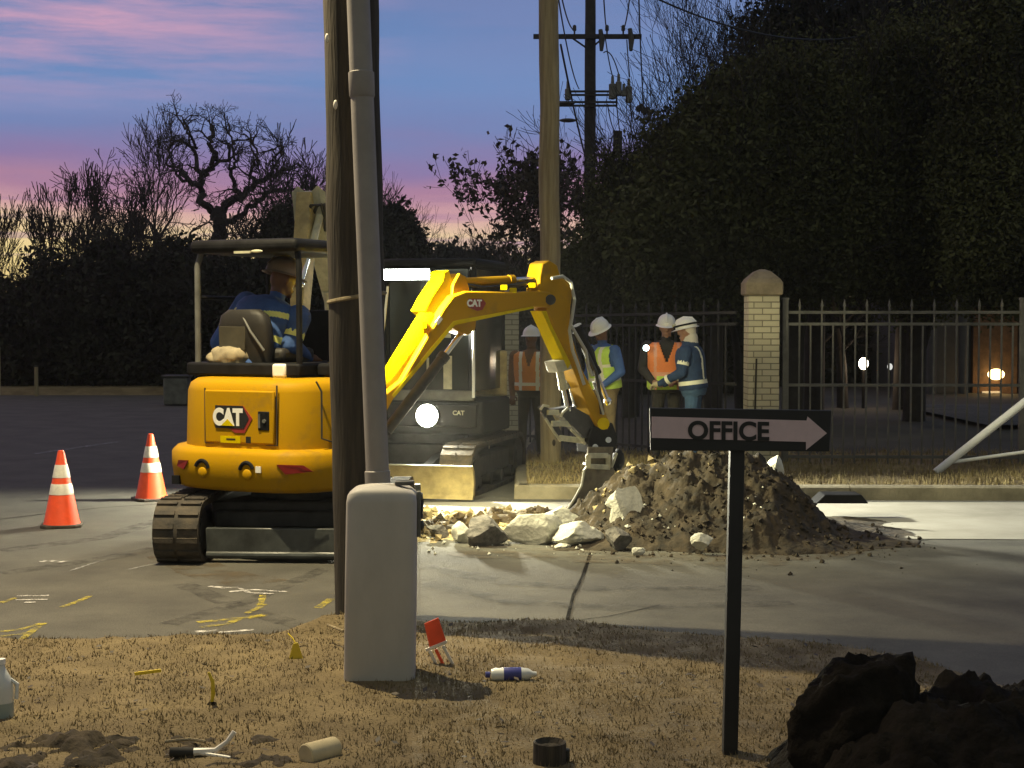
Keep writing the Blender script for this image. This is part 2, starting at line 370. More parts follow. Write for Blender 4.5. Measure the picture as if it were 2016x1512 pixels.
def text_part(s, name, m, parent, origin, xdir, updir, height, extrude=.002, bold=0.0, align='CENTER', sx=1.0):
    cu = bpy.data.curves.new('lettering', 'FONT'); cu.body = s; cu.size = height / .73; cu.align_x = align; cu.extrude = extrude; cu.offset = bold
    tmp = bpy.data.objects.new('lettering', cu); C.objects.link(tmp)
    dg = bpy.context.evaluated_depsgraph_get(); me = bpy.data.meshes.new_from_object(tmp.evaluated_get(dg))
    bpy.data.objects.remove(tmp); bpy.data.curves.remove(cu)
    x = Vector(xdir).normalized(); u = Vector(updir).normalized(); n = x.cross(u)
    mx = Matrix((( x.x * sx, u.x, n.x, origin[0]), (x.y * sx, u.y, n.y, origin[1]), (x.z * sx, u.z, n.z, origin[2]), (0, 0, 0, 1)))
    me.transform(mx); me.materials.clear(); me.materials.append(M[m])
    me.name = name
    o = bpy.data.objects.new(name, me); C.objects.link(o); o.parent = parent
    return o
def fbm(p, oct=4): return noise.fractal(Vector(p), .9, 2.0, oct)

# ================================================================== the setting
def interp(x, pts):
    xs = [p[0] for p in pts]; ys = [p[1] for p in pts]
    return float(np.interp(x, xs, ys))
def sheet(name, poly, z, m):
    b = MB(); b.add([(x, y, z) for x, y in poly], [tuple(range(len(poly)))]); return kind(b.build(name, m, smooth=False), 'structure')
sheet('ground', [(-700, -60), (700, -60), (700, 1200), (-700, 1200)], -.05, 'ground')
sheet('road', [(-70, 6.5), (60, 6.5), (60, 39.5), (-70, 39.5)], 0, 'asphalt')
def gxy(*ps): return [tuple(gp(X, Y)[:2]) for X, Y in ps]
sheet('concrete_apron', gxy((828, 1240), (1108, 1240), (1160, 1088), (828, 1076)), .006, 'concrete')
sheet('concrete_apron', gxy((1117, 1246), (1900, 1330), (2300, 1500), (2800, 1170), (2100, 1075), (1169, 1088)), .006, 'concrete')
sheet('concrete_apron', [(.55, 13.35), (4.4, 13.2), (14, 13.0), (14, 15.9), (-.05, 15.95), (-1.9, 15.9), (-1.9, 15.2), (.1, 15.1)], .006, 'concrete_lit')  # pale strip paints the lamplit ground beyond the heap

# dry lawn in front, ragged towards the pavement
EDGE = [(-9, 8.9), (-3.03, 9.03), (-1.4, 9.2), (-1.17, 9.45), (-.54, 9.6), (.34, 9.58), (1.2, 9.16), (1.9, 8.88), (2.26, 8.5), (2.6, 7.75), (4, 6.6), (9, 5)]
def lawn_edge(x): return interp(x, EDGE) + .07 * fbm((x * 2.1, 3.3, 0)) + .03 * fbm((x * 9, 1, 0), 2)
def lawn_z(x, y):
    e = lawn_edge(x) - y
    z = .035 + .018 * fbm((x * 1.3, y * 1.3, 0)) + .012 * fbm((x * 5, y * 5, 4), 3)
    z += .07 * math.exp(-((x + 1.12) ** 2 / .10 + (y - 9.35) ** 2 / .05))
    k = max(0, min(1, (e + .02) / .16)); return -.03 + (z + .03) * k
def build_lawn():
    nx, ny = 220, 130; xs = np.linspace(-4.6, 5.2, nx); ys = np.linspace(1.5, 9.85, ny)
    vs_ = [(x, y, lawn_z(x, y)) for y in ys for x in xs]
    fs = [(j * nx + i, j * nx + i + 1, (j + 1) * nx + i + 1, (j + 1) * nx + i) for j in range(ny - 1) for i in range(nx - 1)]
    b = MB(); b.add(vs_, fs); kind(b.build('lawn', 'lawn', angle=80), 'structure')
build_lawn()
def blades(name, m, pts, hmin, hmax, w, seed):
    rs = np.random.RandomState(seed); n = len(pts); p = np.asarray(pts, dtype=np.float32)
    a = rs.rand(n) * 2 * np.pi; h = hmin + (hmax - hmin) * rs.rand(n) ** 1.5; lean = rs.rand(n) * 1.5; b = rs.rand(n) * 2 * np.pi
    side = np.stack([np.cos(a), np.sin(a), np.zeros(n)], 1) * (w * (.6 + .8 * rs.rand(n)))[:, None]
    tip = p + np.stack([np.cos(b) * np.sin(lean) * h, np.sin(b) * np.sin(lean) * h, np.cos(lean) * h + .004], 1)
    v = np.stack([p - side, p + side, tip], 1).reshape(-1, 3)
    return kind(np_mesh(name, v, np.arange(3 * n).reshape(-1, 3), m, k=3), 'stuff')
def leaf_scatter(name, pts):
    rs = np.random.RandomState(2); n = len(pts); p = np.asarray(pts); a = rs.rand(n) * 6.28; s_ = (.010 + .016 * rs.rand(n))[:, None]
    d = np.stack([np.cos(a), np.sin(a), rs.uniform(-.4, .4, n)], 1); e = np.stack([-np.sin(a), np.cos(a), rs.uniform(-.5, .5, n)], 1)
    return np_mesh(name, np.stack([p - d * s_, p + e * s_ * .5, p + d * s_, p - e * s_ * .5], 1).reshape(-1, 3), np.arange(4 * n).reshape(-1, 4), 'leaf_brown')
def build_grass():
    rs = np.random.RandomState(3); pts = []
    for _ in range(120000):
        y = 6.0 + 3.75 * rs.rand(); x = (rs.rand() * 2 - 1) * (.345 * y + .15)
        if y > lawn_edge(x) - .01: continue
        if rs.rand() < .75 * (fbm((x * 1.6, y * 1.6, 9)) + .3) or rs.rand() < 1.2 * fbm((x * 6, y * 6, 3), 2) + .1: continue
        pts.append((x, y, lawn_z(x, y) - .004))
    r2 = random.Random(77); vv = []
    for _ in range(260):
        y = r2.uniform(6.1, 9.4); x = r2.uniform(-.33, .33) * y
        if y < lawn_edge(x): vv.append((x, y, lawn_z(x, y) + r2.uniform(.012, .03)))
    kind(leaf_scatter('fallen_leaves', vv), 'stuff')
    blades('grass', 'grass_blade', pts, .008, .03, .0032, 5)
build_grass()

# far kerb and the verge behind it
KERB = [(16, 16.0), (6, 16.1), (1.2, 16.2), (.02, 16.26), (.03, 20), (.4, 26), (1.6, 34), (2.4, 39.5)]
def build_kerb():
    b = MB(); pts = [Vector((x, y, 0)) for x, y in KERB]; w = .16; n = len(pts)
    for i in range(n - 1):
        d = (pts[i + 1] - pts[i]); L = d.length; d.normalize(); nn = Vector((d.y, -d.x, 0)) ; k = max(1, int(L / 2.4))
        for j in range(k):
            p0 = pts[i] + d * (L * j / k + .006); p1 = pts[i] + d * (L * (j + 1) / k - .006)
            o = nn * w
            b.loft([[p0, p0 + Vector((0, 0, .13)) + nn * .02, p0 + Vector((0, 0, .15)) + nn * .05, p0 + o + Vector((0, 0, .15)), p0 + o],
                    [p1, p1 + Vector((0, 0, .13)) + nn * .02, p1 + Vector((0, 0, .15)) + nn * .05, p1 + o + Vector((0, 0, .15)), p1 + o]])
    kind(b.build('kerb', 'kerb', smooth=False), 'structure')
build_kerb()
VX = lambda y: interp(y, [(16.35, .16), (20, .18), (26, .56), (34, 1.77), (39.5, 2.6), (70, 6)])
def verge_z(x, y):
    front = 16.28 + (0 if x > 1 else .06)
    t = max(0, min(1, (y - front) / 1.4))
    return .135 + .06 * t + (.03 * fbm((x * 1.1, y * 1.1, 2)) + .015 * fbm((x * 6, y * 6, 2), 3)) * min(1, t * 4 + .12)
def build_verge():
    vs_ = []; fs = []; ny = 70; nx = 150
    for j in range(ny):
        y = 16.3 + (j / (ny - 1)) ** 1.8 * 46
        x0 = VX(max(y, 16.35))
        for i in range(nx):
            x = x0 + (i / (nx - 1)) ** 1.5 * 40
            vs_.append((x, y + (.06 if x < 1 else 0), verge_z(x, y)))
    fs = [(j * nx + i, j * nx + i + 1, (j + 1) * nx + i + 1, (j + 1) * nx + i) for j in range(ny - 1) for i in range(nx - 1)]
    b = MB(); b.add([], []); b.v = vs_; b.f = fs; b.mi = [0 if vs_[f[0]][1] < 19.6 else 1 for f in fs]; kind(b.build('verge', ['verge', 'ground'], angle=80), 'structure')  # ground beyond the fence coloured darker for its lack of light
    rs = np.random.RandomState(8); pts = []
    for _ in range(36000):
        y = 16.35 + 3.6 * rs.rand() ** 1.3; x = VX(y) + rs.rand() * (7.4 - VX(y))
        if rs.rand() < .55 * (fbm((x * 1.3, y * 2.2, 5)) + .4): continue
        pts.append((x, y, verge_z(x, y) - .005))
    blades('verge_grass', 'grass_far', pts, .03, .11, .005, 6)
    b = MB(); b.add([(-80, 39.3, .0), (2.6, 39.3, .0), (2.6, 39.9, .16), (-80, 39.9, .16), (3, 90, .2), (-80, 90, .2)], [(0, 1, 2, 3), (3, 2, 4, 5)])
    kind(b.build('far_verge', 'verge', smooth=False), 'structure')
build_verge()

# painted marks on the asphalt
def stroke(b, px, w, z=.004, jit=.0):
    ps = [gp(X, Y) for X, Y in px]; pts = []
    for i in range(len(ps) - 1):
        for k in range(6): pts.append(ps[i].lerp(ps[i + 1], k / 6))
    pts.append(ps[-1]); n = len(pts); vs_ = []
    for i, p in enumerate(pts):
        d = (pts[min(i + 1, n - 1)] - pts[max(i - 1, 0)]).normalized(); s_ = Vector((-d.y, d.x, 0))
        ww = w * (.75 + .5 * abs(fbm((p.x * 7, p.y * 7, 1), 2)))
        vs_ += [(p.x - s_.x * ww / 2, p.y - s_.y * ww / 2, z), (p.x + s_.x * ww / 2, p.y + s_.y * ww / 2, z)]
    b.add(vs_, [(2 * i, 2 * i + 1, 2 * i + 3, 2 * i + 2) for i in range(n - 1)])
def marks(name, m, strokes, z=.004):
    b = MB()
    for i, (px, w) in enumerate(strokes): stroke(b, px, w, z + .0005 * i)
    kind(b.build(name, m, smooth=False), 'structure')
marks('lane_line', 'line_white', [([(66, 894), (150, 882), (232, 870)], .12)])
marks('utility_marking', 'mark_white', [([(80, 1107), (92, 1104)], .07), ([(98, 1106), (112, 1104)], .07), ([(116, 1108), (132, 1105)], .06)])
marks('utility_marking', 'mark_white', [([(33, 1174), (96, 1173)], .045), ([(30, 1182), (94, 1181)], .035), ([(48, 1187), (70, 1187)], .04)])
marks('utility_marking', 'mark_yellow', [([(0, 1188), (30, 1178)], .05)])
marks('utility_marking', 'mark_yellow', [([(122, 1196), (150, 1186), (178, 1174)], .05)])
marks('utility_marking', 'mark_yellow', [([(0, 1245), (40, 1240), (84, 1228)], .05), ([(84, 1228), (60, 1246), (40, 1262)], .05), ([(0, 1254), (52, 1248)], .04)])
marks('utility_marking', 'mark_white', [([(412, 1155), (440, 1158), (470, 1157)], .055), ([(452, 1166), (500, 1162), (565, 1166)], .05), ([(470, 1158), (490, 1168), (540, 1170)], .04)])
marks('utility_marking', 'mark_yellow', [([(518, 1172), (512, 1196), (486, 1208)], .055), ([(505, 1190), (525, 1192)], .05)])
marks('utility_marking', 'mark_yellow', [([(388, 1226), (440, 1221), (520, 1213)], .07), ([(395, 1236), (450, 1228), (470, 1220)], .06), ([(486, 1218), (522, 1211)], .08)])
marks('utility_marking', 'mark_white', [([(384, 1245), (430, 1242)], .06), ([(430, 1246), (500, 1241)], .06)])
marks('utility_marking', 'mark_yellow', [([(625, 1198), (652, 1180)], .07)])
marks('utility_marking', 'line_white', [([(140, 1124), (200, 1104)], .03)])
marks('utility_marking', 'line_white', [([(252, 1122), (308, 1110)], .03)])
marks('crack_and_shadow_line', 'soil_dark', [([(1122, 1226), (1200, 1216), (1300, 1194)], .012)], .011)
marks('crack_and_shadow_line', 'soil_dark', [([(1163, 1089), (1150, 1128), (1128, 1172), (1112, 1240)], .02)], .0075)
marks('tyre_mark', 'tyre', [([(835, 1118), (1000, 1150), (1200, 1163), (1500, 1160)], .22), ([(835, 1150), (1000, 1186), (1200, 1200), (1560, 1190)], .2)], .0125)
marks('tyre_mark', 'tyre', [([(0, 1085), (200, 1060), (330, 1020)], .25), ([(0, 1130), (220, 1098), (310, 1080)], .22)], .0035)
marks('tyre_mark', 'tyre', [([(360, 1150), (480, 1200), (600, 1235)], .2), ([(640, 1120), (500, 1180), (330, 1230)], .16)], .0032)
marks('mud_smear', 'mud_smear', [([(900, 1085), (1150, 1098), (1450, 1108), (1720, 1078)], .7)], .0135)
marks('mud_smear', 'mud_smear', [([(330, 1090), (420, 1130), (520, 1150)], .5)], .003)
marks('crack_and_shadow_line', 'soil_dark', [([(0, 1023), (80, 1013), (200, 1000), (330, 992)], .022)], .004)  # shadow of the farther cone painted as a dark line

# ------------------------------------------------------------------ soil, rubble
CREST = [(.3, 0), (.55, .18), (.85, .34), (1.02, .50), (1.30, .62), (1.48, .71), (1.68, .74), (1.9, .73), (2.12, .68), (2.32, .60), (2.5, .46), (2.65, .31), (2.8, .14), (3.0, .05), (3.4, .015), (3.7, 0)]
def pile_z(x, y):
    h = interp(x, CREST); yc = 13.75 + .12 * math.sin(x * 2.2)
    front = 1.32 + .12 * fbm((x * 2, 7, 0)); back = 1.05
    t = (yc - y) / front if y < yc else (y - yc) / back
    if t >= 1: base = 0
    else: base = h * (1 - t ** 1.25)
    n = .10 * fbm((x * 2.6, y * 2.6, 1), 5) + .10 * abs(fbm((x * 6, y * 6, 6), 4)) + .05 * abs(fbm((x * 15, y * 15, 2), 4)) - .03
    return base + n * min(1, base * 4 + .04) - (.03 if base < .004 else 0)
def field(name, x0, x1, y0, y1, res, fn, m, **kw):
    nx = int((x1 - x0) / res); ny = int((y1 - y0) / res); xs = np.linspace(x0, x1, nx); ys = np.linspace(y0, y1, ny)
    vs_ = [(x, y, fn(x, y)) for y in ys for x in xs]
    fs = [(j * nx + i, j * nx + i + 1, (j + 1) * nx + i + 1, (j + 1) * nx + i) for j in range(ny - 1) for i in range(nx - 1)]
    b = MB(); b.add(vs_, fs); return b.build(name, m, angle=60)
o = field('dirt_pile', .3, 4.15, 12.2, 15.0, .022, pile_z, 'soil'); tag(o, 'large heap of brown excavated soil beside the excavator bucket', 'dirt pile')
def trench_z(x, y):
    k = max(0, 1 - ((x + .35) / 1.75) ** 4) * max(0, 1 - ((y - 14.1) / 1.15) ** 4)
    return -.02 + k * (.05 + .09 * fbm((x * 2.5, y * 2.5, 3)) + .04 * fbm((x * 9, y * 9, 3), 3))
kind(field('soil_patch', -2.3, 1.5, 12.9, 15.3, .03, trench_z, 'mud'), 'structure')
def rock(name, label, loc, size, seed, m='rock', rot=0, group=None, flat=.0, rough=.16):
    r = random.Random(seed); bm = bmesh.new(); bmesh.ops.create_icosphere(bm, subdivisions=4, radius=1)
    cuts = [(Vector((r.uniform(-1, 1), r.uniform(-1, 1), r.uniform(-.6, 1))).normalized(), r.uniform(.36, .78)) for _ in range(11)]
    off = Vector((r.uniform(0, 50),) * 3)
    for v in bm.verts:
        p = v.co.copy()
        for n_, d_ in cuts:
            e = p.dot(n_) - d_
            if e > 0: p -= n_ * e * .93
        p *= 1 + rough * .5 * noise.fractal(p * 1.6 + off, .9, 2, 4) + .06 * noise.noise(p * 7 + off)
        v.co = Vector((p.x * size[0], p.y * size[1], p.z * size[2]))
    bmesh.ops.rotate(bm, verts=bm.verts, matrix=Matrix.Rotation(R(rot), 3, 'Z') @ Matrix.Rotation(R(r.uniform(-12, 12)), 3, 'X'))
    zmin = min(v.co.z for v in bm.verts)
    for v in bm.verts: v.co.z -= zmin + size[2] * .12
    me = bpy.data.meshes.new(name); bm.to_mesh(me); bm.free(); me.materials.append(M[m])
    me.polygons.foreach_set('use_smooth', [True] * len(me.polygons)); me.set_sharp_from_angle(angle=R(22))
    o = bpy.data.objects.new(name, me); C.objects.link(o); o.location = loc
    return tag(o, label, 'concrete chunk' if 'rock' in m else 'soil clod', group)
RB = 'rubble broken out of the pavement'
def rk(label, X, Y, wpx, hpx, seed, m='rock', rot=0, z=0, depth=.8, rough=.16):   # X,Y: foot in the photograph; size from the photograph's scale
    p = gp(X, Y, z); k = p.y / F_PX; w = wpx * k / 2 * 1.14; h = hpx * k / 2 * 1.16
    return rock('concrete_chunk', label, (p.x, p.y + w * depth * .8, z), (w * 1.12, w * depth, h * 1.22), seed, m, rot, RB, rough=rough)
rk('grey rounded concrete chunk with pale rim, front left of the rubble row', 958, 1079, 86, 50, 3, 'rock_dark')
rk('small white chunk tucked behind the grey rounded chunk', 912, 1070, 40, 34, 5)
rk('long creamy broken slab behind the grey rounded chunk', 1038, 1074, 112, 62, 11, depth=.6)
rk('pale chunk wedged between creamy slab and excavator bucket', 1100, 1056, 70, 46, 13)
rk('flat white concrete chunk lying in front of the bucket', 1140, 1080, 96, 46, 17, depth=.7)
rk('tall white upright concrete slab leaning on the soil heap', 1232, 1072, 66, 96, 19, depth=.7)
rk('dirty grey chunk below the tall white slab', 1222, 1088, 58, 42, 23, 'rock_dark')
rk('dark brown lump behind the flat white chunk', 1186, 1058, 50, 44, 29, 'soil_dark')
rk('small white block on the bucket side of the heap crest', 1214, 1002, 40, 28, 31, z=.27)
rk('white chunk half buried above the tall slab', 1262, 1026, 56, 32, 37, z=.17)
rk('pale wedge shaped stone at the front foot of the heap', 1388, 1084, 44, 26, 41, z=.05)
rk('white pebble sized piece at the heap foot beside the grey chunk', 1256, 1096, 26, 16, 43)
rk('thin white splinter in front of the flat white chunk', 1108, 1082, 30, 12, 47)
rk('pale yellow stone on the right shoulder of the heap', 1530, 944, 34, 40, 53, 'rock', z=.40)
rk('small grey stone on the right face of the heap', 1536, 1040, 18, 18, 59, 'rock_dark', z=.14)
rk('grey crumbled chunk beside the grey utility cabinet', 862, 1062, 44, 26, 61, 'rock_dark')
rk('low grey crumbled piece left of the white small chunk', 892, 1056, 40, 20, 67, 'rock_dark')
def crumbs(name, m, n, seed, fn, s0, s1):
    r = random.Random(seed); b = MB()
    for _ in range(n):
        x, y, z = fn(r); s = s0 + (s1 - s0) * r.random() ** 3
        q = Matrix.Rotation(r.uniform(0, 6), 3, 'Z') @ Matrix.Rotation(r.uniform(0, 3), 3, 'X')
        vs_ = [Vector(v) * s * r.uniform(.6, 1.2) for v in ((1, 0, 0), (-1, 0, 0), (0, 1, 0), (0, -1, 0), (0, 0, 1), (0, 0, -1))]
        b.add([Vector((x, y, z + s * .3)) + q @ v for v in vs_], [(0, 2, 4), (2, 1, 4), (1, 3, 4), (3, 0, 4), (2, 0, 5), (1, 2, 5), (3, 1, 5), (0, 3, 5)])
    return kind(b.build(name, m, smooth=False), 'stuff')
def around(r):
    x = r.triangular(.4, 3.7, 1.8); y = r.gauss(13.0, .5)
    return x, y, max(.006, pile_z(x, y))
crumbs('soil_crumbs', 'soil', 1100, 4, around, .005, .034)
crumbs('rubble_bits', 'rock', 70, 9, lambda r: ((lambda x, y: (x, y, max(.008, pile_z(x, y) if x > .3 else .008)))(r.uniform(-.9, 2.2), r.gauss(12.7, .25))), .008, .03)
crumbs('trench_lumps', 'mud', 420, 19, lambda r: ((lambda x, y: (x, y, max(.005, trench_z(x, y))))(r.uniform(-1.5, .9), r.uniform(13.1, 15.1))), .02, .075)
crumbs('heap_clods', 'mud', 60, 29, lambda r: ((lambda x, y: (x, y, pile_z(x, y)))(r.uniform(.75, 1.75), r.gauss(13.75, .18))), .02, .06)
# things lying in the heap
b = MB(); p = gp(1268, 968, .33); q = gp(1346, 966, .33); b.tube([p, p.lerp(q, .5) + Vector((0, 0, .006)), q], .011, 6); b.tube([p.lerp(q, .3), p.lerp(q, .32) + Vector((0, -.01, .05))], .008, 6)
tag(b.build('plastic_strip', 'green_twine'), 'thin green plastic strip stuck across the front of the soil heap', 'plastic strip')
b = MB(); P = [gp(1318, 985, .22), gp(1330, 972, .24), gp(1344, 980, .23), gp(1346, 1004, .2), gp(1322, 1008, .2)]
b.prism([v + Vector((0, -.05, 0)) for v in P], (.0, .02, .012)); tag(b.build('torn_bag', 'bottle_clear', bevel=.006), 'small crumpled white bag below the green strip on the heap', 'bag')

# dark spoil heap close on the right, with a big clod on it
def spoil_z(x, y):
    prof = interp(x, [(1.0, 0), (1.10, .12), (1.25, .36), (1.5, .46), (1.75, .47), (2.05, .47), (2.4, .55), (3.2, .5), (4.0, 0)])
    k = max(0, 1 - abs((y - 5.75) / 1.0) ** 2.2)
    n = .09 * fbm((x * 3, y * 3, 11), 5) + .055 * abs(fbm((x * 8, y * 8, 1), 4)) + .022 * abs(fbm((x * 20, y * 20, 1), 4))
    return -.03 + (prof * k + n * min(1, prof * k * 4)) * 1.0
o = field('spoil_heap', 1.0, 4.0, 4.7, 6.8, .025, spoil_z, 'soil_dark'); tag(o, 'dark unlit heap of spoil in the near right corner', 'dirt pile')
def clod():
    bm = bmesh.new(); bmesh.ops.create_icosphere(bm, subdivisions=5, radius=1)
    for v in bm.verts:
        p = v.co.copy()
        s = 1 + .22 * noise.fractal(p * 1.3 + Vector((3, 1, 7)), .9, 2, 5) + .09 * abs(noise.fractal(p * 3.5, .9, 2, 5)) + .05 * abs(noise.fractal(p * 9, .8, 2, 4))
        q = Vector((p.x * .25, p.y * .22, p.z * .27)) * s
        q.x += .05 * max(0, p.z) ** 2; q.z += .06 * max(0, (p.x * .55 + p.z * .83)) ** 6
        v.co = q
    me = bpy.data.meshes.new('soil_clod'); bm.to_mesh(me); bm.free(); me.materials.append(M['soil_dark'])
    me.polygons.foreach_set('use_smooth', [True] * len(me.polygons))
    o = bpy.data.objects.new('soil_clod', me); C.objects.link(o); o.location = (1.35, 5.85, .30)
    tag(o, 'big jagged dark soil clod at the left end of the near spoil heap', 'soil clod')
clod()
# bare soil at the near left
def bare_z(x, y):
    k = max(0, 1 - ((x + 1.75) / .95) ** 4) * max(0, 1 - ((y - 6.5) / .36) ** 4) * max(0, min(1, .85 + 1.3 * fbm((x * 3, y * 4, 21))))
    return -.02 + k * (.075 + .06 * fbm((x * 4, y * 4, 8)) + .03 * fbm((x * 13, y * 13, 1), 3))
kind(field('bare_soil', -2.9, -.8, 6.0, 7.0, .02, bare_z, 'soil'), 'structure')

# ================================================================== excavators
def xf_world(loc): return Matrix.Translation(-Vector(loc))
def track(mbx, parent, x0, x1, y0, y1, h, rot):
    """rubber track between x0..x1, y0..y1 with its frame and rollers (parts of the machine)"""
    r = h / 2; n = 14; prof = []
    for i in range(n + 1):
        a = math.pi / 2 + math.pi * i / n; prof.append((y0 + r + math.cos(a) * r, r + math.sin(a) * r))
    for i in range(n + 1):
        a = -math.pi / 2 + math.pi * i / n; prof.append((y1 - r + math.cos(a) * r, r + math.sin(a) * r))
    k = len(prof); b = MB(rot); vs_ = []; t = .045
    cx = lambda y, z, s: (y + (0 if abs(z - r) > r * .999 and False else 0), z)
    inner = []
    for y, z in prof:
        cy = min(max(y, y0 + r), y1 - r); dy, dz = y - cy, z - r; L_ = math.hypot(dy, dz) or 1
        inner.append((y - dy / L_ * t, z - dz / L_ * t))
    for (y, z), (yi, zi) in zip(prof, inner): vs_ += [(x0, y, z), (x1, y, z), (x1, yi, zi), (x0, yi, zi)]
    fs = []
    for i in range(k):
        j = (i + 1) % k
        for q in range(4): fs.append((4 * i + q, 4 * i + (q + 1) % 4, 4 * j + (q + 1) % 4, 4 * j + q))
    b.add(vs_, fs)
    # lugs
    per = []; P = [Vector((0, y, z)) for y, z in prof] ; P.append(P[0]); tot = sum((P[i + 1] - P[i]).length for i in range(k)); m = int(tot / .105)
    for q in range(m):
        s_ = tot * q / m; i = 0
        while s_ > (P[i + 1] - P[i]).length: s_ -= (P[i + 1] - P[i]).length; i += 1
        d = (P[i + 1] - P[i]).normalized(); p = P[i] + d * s_; nn = Vector((0, d.z, -d.y)) 
        ctr = Vector((0, min(max(p.y, y0 + r), y1 - r), r))
        if nn.dot(p - ctr) < 0: nn = -nn
        for xa, xb in ((x0 + .005, x0 + (x1 - x0) * .46), (x0 + (x1 - x0) * .54, x1 - .005)):
            c = Vector(((xa + xb) / 2, p.y, p.z)); hx = Vector(((xb - xa) / 2, 0, 0)); hd = d * .02; hn = nn * .016
            b.prism([c - hx - hd - hn, c + hx - hd - hn, c + hx + hd - hn, c - hx + hd - hn], nn * .032)
    tr = b.build('track', 'rubber', parent, angle=30)
    f = MB(rot); xm = (x0 + x1) / 2
    f.box((xm, (y0 + y1) / 2, r), ((x1 - x0) * .5, (y1 - y0) - 2.1 * r, h * .42)); f.build('track_frame', 'dark', tr, bevel=.02)
    for yy in (y0 + r, y1 - r):
        w = MB(rot); w.cyl((x0 + .03, yy, r), (x1 - .03, yy, r), r - t - .012, n=20); w.cyl((x0 + .015, yy, r), (x1 - .015, yy, r), r * .45, n=14); w.build('drive_wheel', 'dark', tr)
    for q in range(4):
        yy = y0 + r + (y1 - y0 - 2 * r) * (q + .5) / 4; w = MB(rot); w.cyl((x0 + .04, yy, t + .075), (x1 - .04, yy, t + .075), .07, n=14); w.build('roller', 'dark', tr)
    return tr
def cylinder_ram(rot, parent, p0, p1, r, frac=.6, m='yellow', name='hydraulic_cylinder'):
    p0, p1 = Vector(p0), Vector(p1); mid = p0.lerp(p1, frac)
    b = MB(rot); b.cyl(p0, mid, r, n=16); b.cyl(mid - (mid - p0).normalized() * .05, mid + (p1 - p0).normalized() * .012, r * 1.16, n=16)
    c = b.build(name, m, parent)
    b = MB(rot); b.cyl(mid, p1, r * .55, n=12); b.ell(p1, (r * .95,) * 3, seg=10, rings=6); b.build('piston_rod', 'chrome', c); return c

# ---------------- the working machine seen from behind
C1 = Vector((-1.78, 12.85, 0)); H1 = rotz(-25)
E1 = thing('excavator', 'yellow mini excavator seen from behind, digging, with an operator under its black canopy', 'excavator', C1, 0)
U1 = rotz(-3)
track(None, E1, -.96, -.60, -1.12, 1.12, .49, U1); track(None, E1, .48, .84, -1.12, 1.12, .49, U1)
b = MB(U1); b.box((0, 0, .34), (1.3, 1.0, .2)); b.cyl((0, 0, .4), (0, 0, .58), .42, n=28); b.box((0, .75, .3), (.9, .5, .14)); b.box((0, -.5, .3), (1.2, .2, .14)); b.build('undercarriage', 'dark', E1, bevel=.02)
b = MB(U1); b.box((-.06, 1.5, .19), (1.8, .07, .36)); b.box((-.06, 1.47, .02), (1.8, .12, .03)); bl = b.build('dozer_blade', 'black', E1, bevel=.01)
b = MB(U1); b.bar((-.35, .9, .3), (-.35, 1.48, .2), .1, .12); b.bar((.35, .9, .3), (.35, 1.48, .2), .1, .12); b.build('blade_arm', 'black', bl)
b = MB(U1); b.box((-.06, -.9, .175), (1.06, .05, .2)); b.cyl((-.59, -.92, .06), (.47, -.92, .06), .03, n=10); b.build('underside_shade_bar', 'shade_steel', E1, bevel=.01)  # added dark bar stands for shade and lit patches under the machine
def house_ring(k, z, inset=0.0, vfront=.72):
    half = [(0, -.985), (.2, -.985), (.42, -.97), (.58, -.91), (.74, -.79), (.86, -.62), (.935, -.40), (.955, -.1), (.955, .3), (.955, vfront)]
    half = [(max(0, u - inset) if u > .3 else u * (1 - inset), v + inset) for u, v in half[:-1]] + [(.955 - inset, vfront)]
    half[0] = (0, half[0][1])
    rgt = [(u if u < .5 else .5 + (u - .5) * .66, v if u < .5 else v) for u, v in half]
    rgt = [(u - max(0, v + .1) * .32, v * (.62 if v > .25 else 1)) for u, v in rgt]
    pts = [(u, v, z) for u, v in rgt] + [(-u, v, z) for u, v in half[::-1][:-1]]
    return pts
b = MB(H1); b.loft([house_ring(0, .545, .14), house_ring(0, .565, .045), house_ring(0, .60, .015), house_ring(0, .74, 0), house_ring(0, .845, .0), house_ring(0, .885, .03), house_ring(0, .90, .10)])
cw = b.build('counterweight', 'yellow', E1, angle=50)
b = MB(H1); b.loft([house_ring(0, .895, .085, .2), house_ring(0, 1.34, .095, .2), house_ring(0, 1.40, .11, .2), house_ring(0, 1.435, .15, .19), house_ring(0, 1.445, .22, .17)])
body = b.build('engine_hood', 'yellow', E1, angle=50)
b = MB(H1); b.box((-.2, .35, .62), (1.1, .5, .1)); b.box((.0, .5, .78), (.4, .5, .3)); b.build('turntable_frame', 'black', E1, bevel=.02)
RV = -.885                      # rear face of the hood, local v
b = MB(H1); b.box((.005, RV - .010, 1.145), (.66, .028, .42)); door = b.build('engine_door', 'yellow', body, bevel=.012)
b = MB(H1)
for (x0, x1, z0, z1) in ((-.338, -.332, .93, 1.37), (.346, .353, .925, 1.40), (-.33, .34, .927, .933)): b.box(((x0 + x1) / 2, RV - .002, (z0 + z1) / 2), (x1 - x0, .012, z1 - z0))
b.build('door_gap', 'dark', body)
lx, lu = H1.to_3x3() @ Vector((1, 0, 0)), Vector((0, 0, 1))
def onrear(u, z, off=.026): return H1 @ Vector((u, RV - off, z))
b = MB(H1); hx = [(-.205, 1.235), (.05, 1.235), (.135, 1.135), (.06, 1.02), (-.03, 1.02), (-.075, 1.05), (-.205, 1.065)]
b.prism([(u, RV - .0245, z) for u, z in hx], (0, -.005, 0)); b.build('logo_plate', 'logo_red', door)
b = MB(H1); hx2 = [(-.215, 1.235), (.045, 1.235), (.105, 1.135), (.055, 1.055), (-.215, 1.055)]
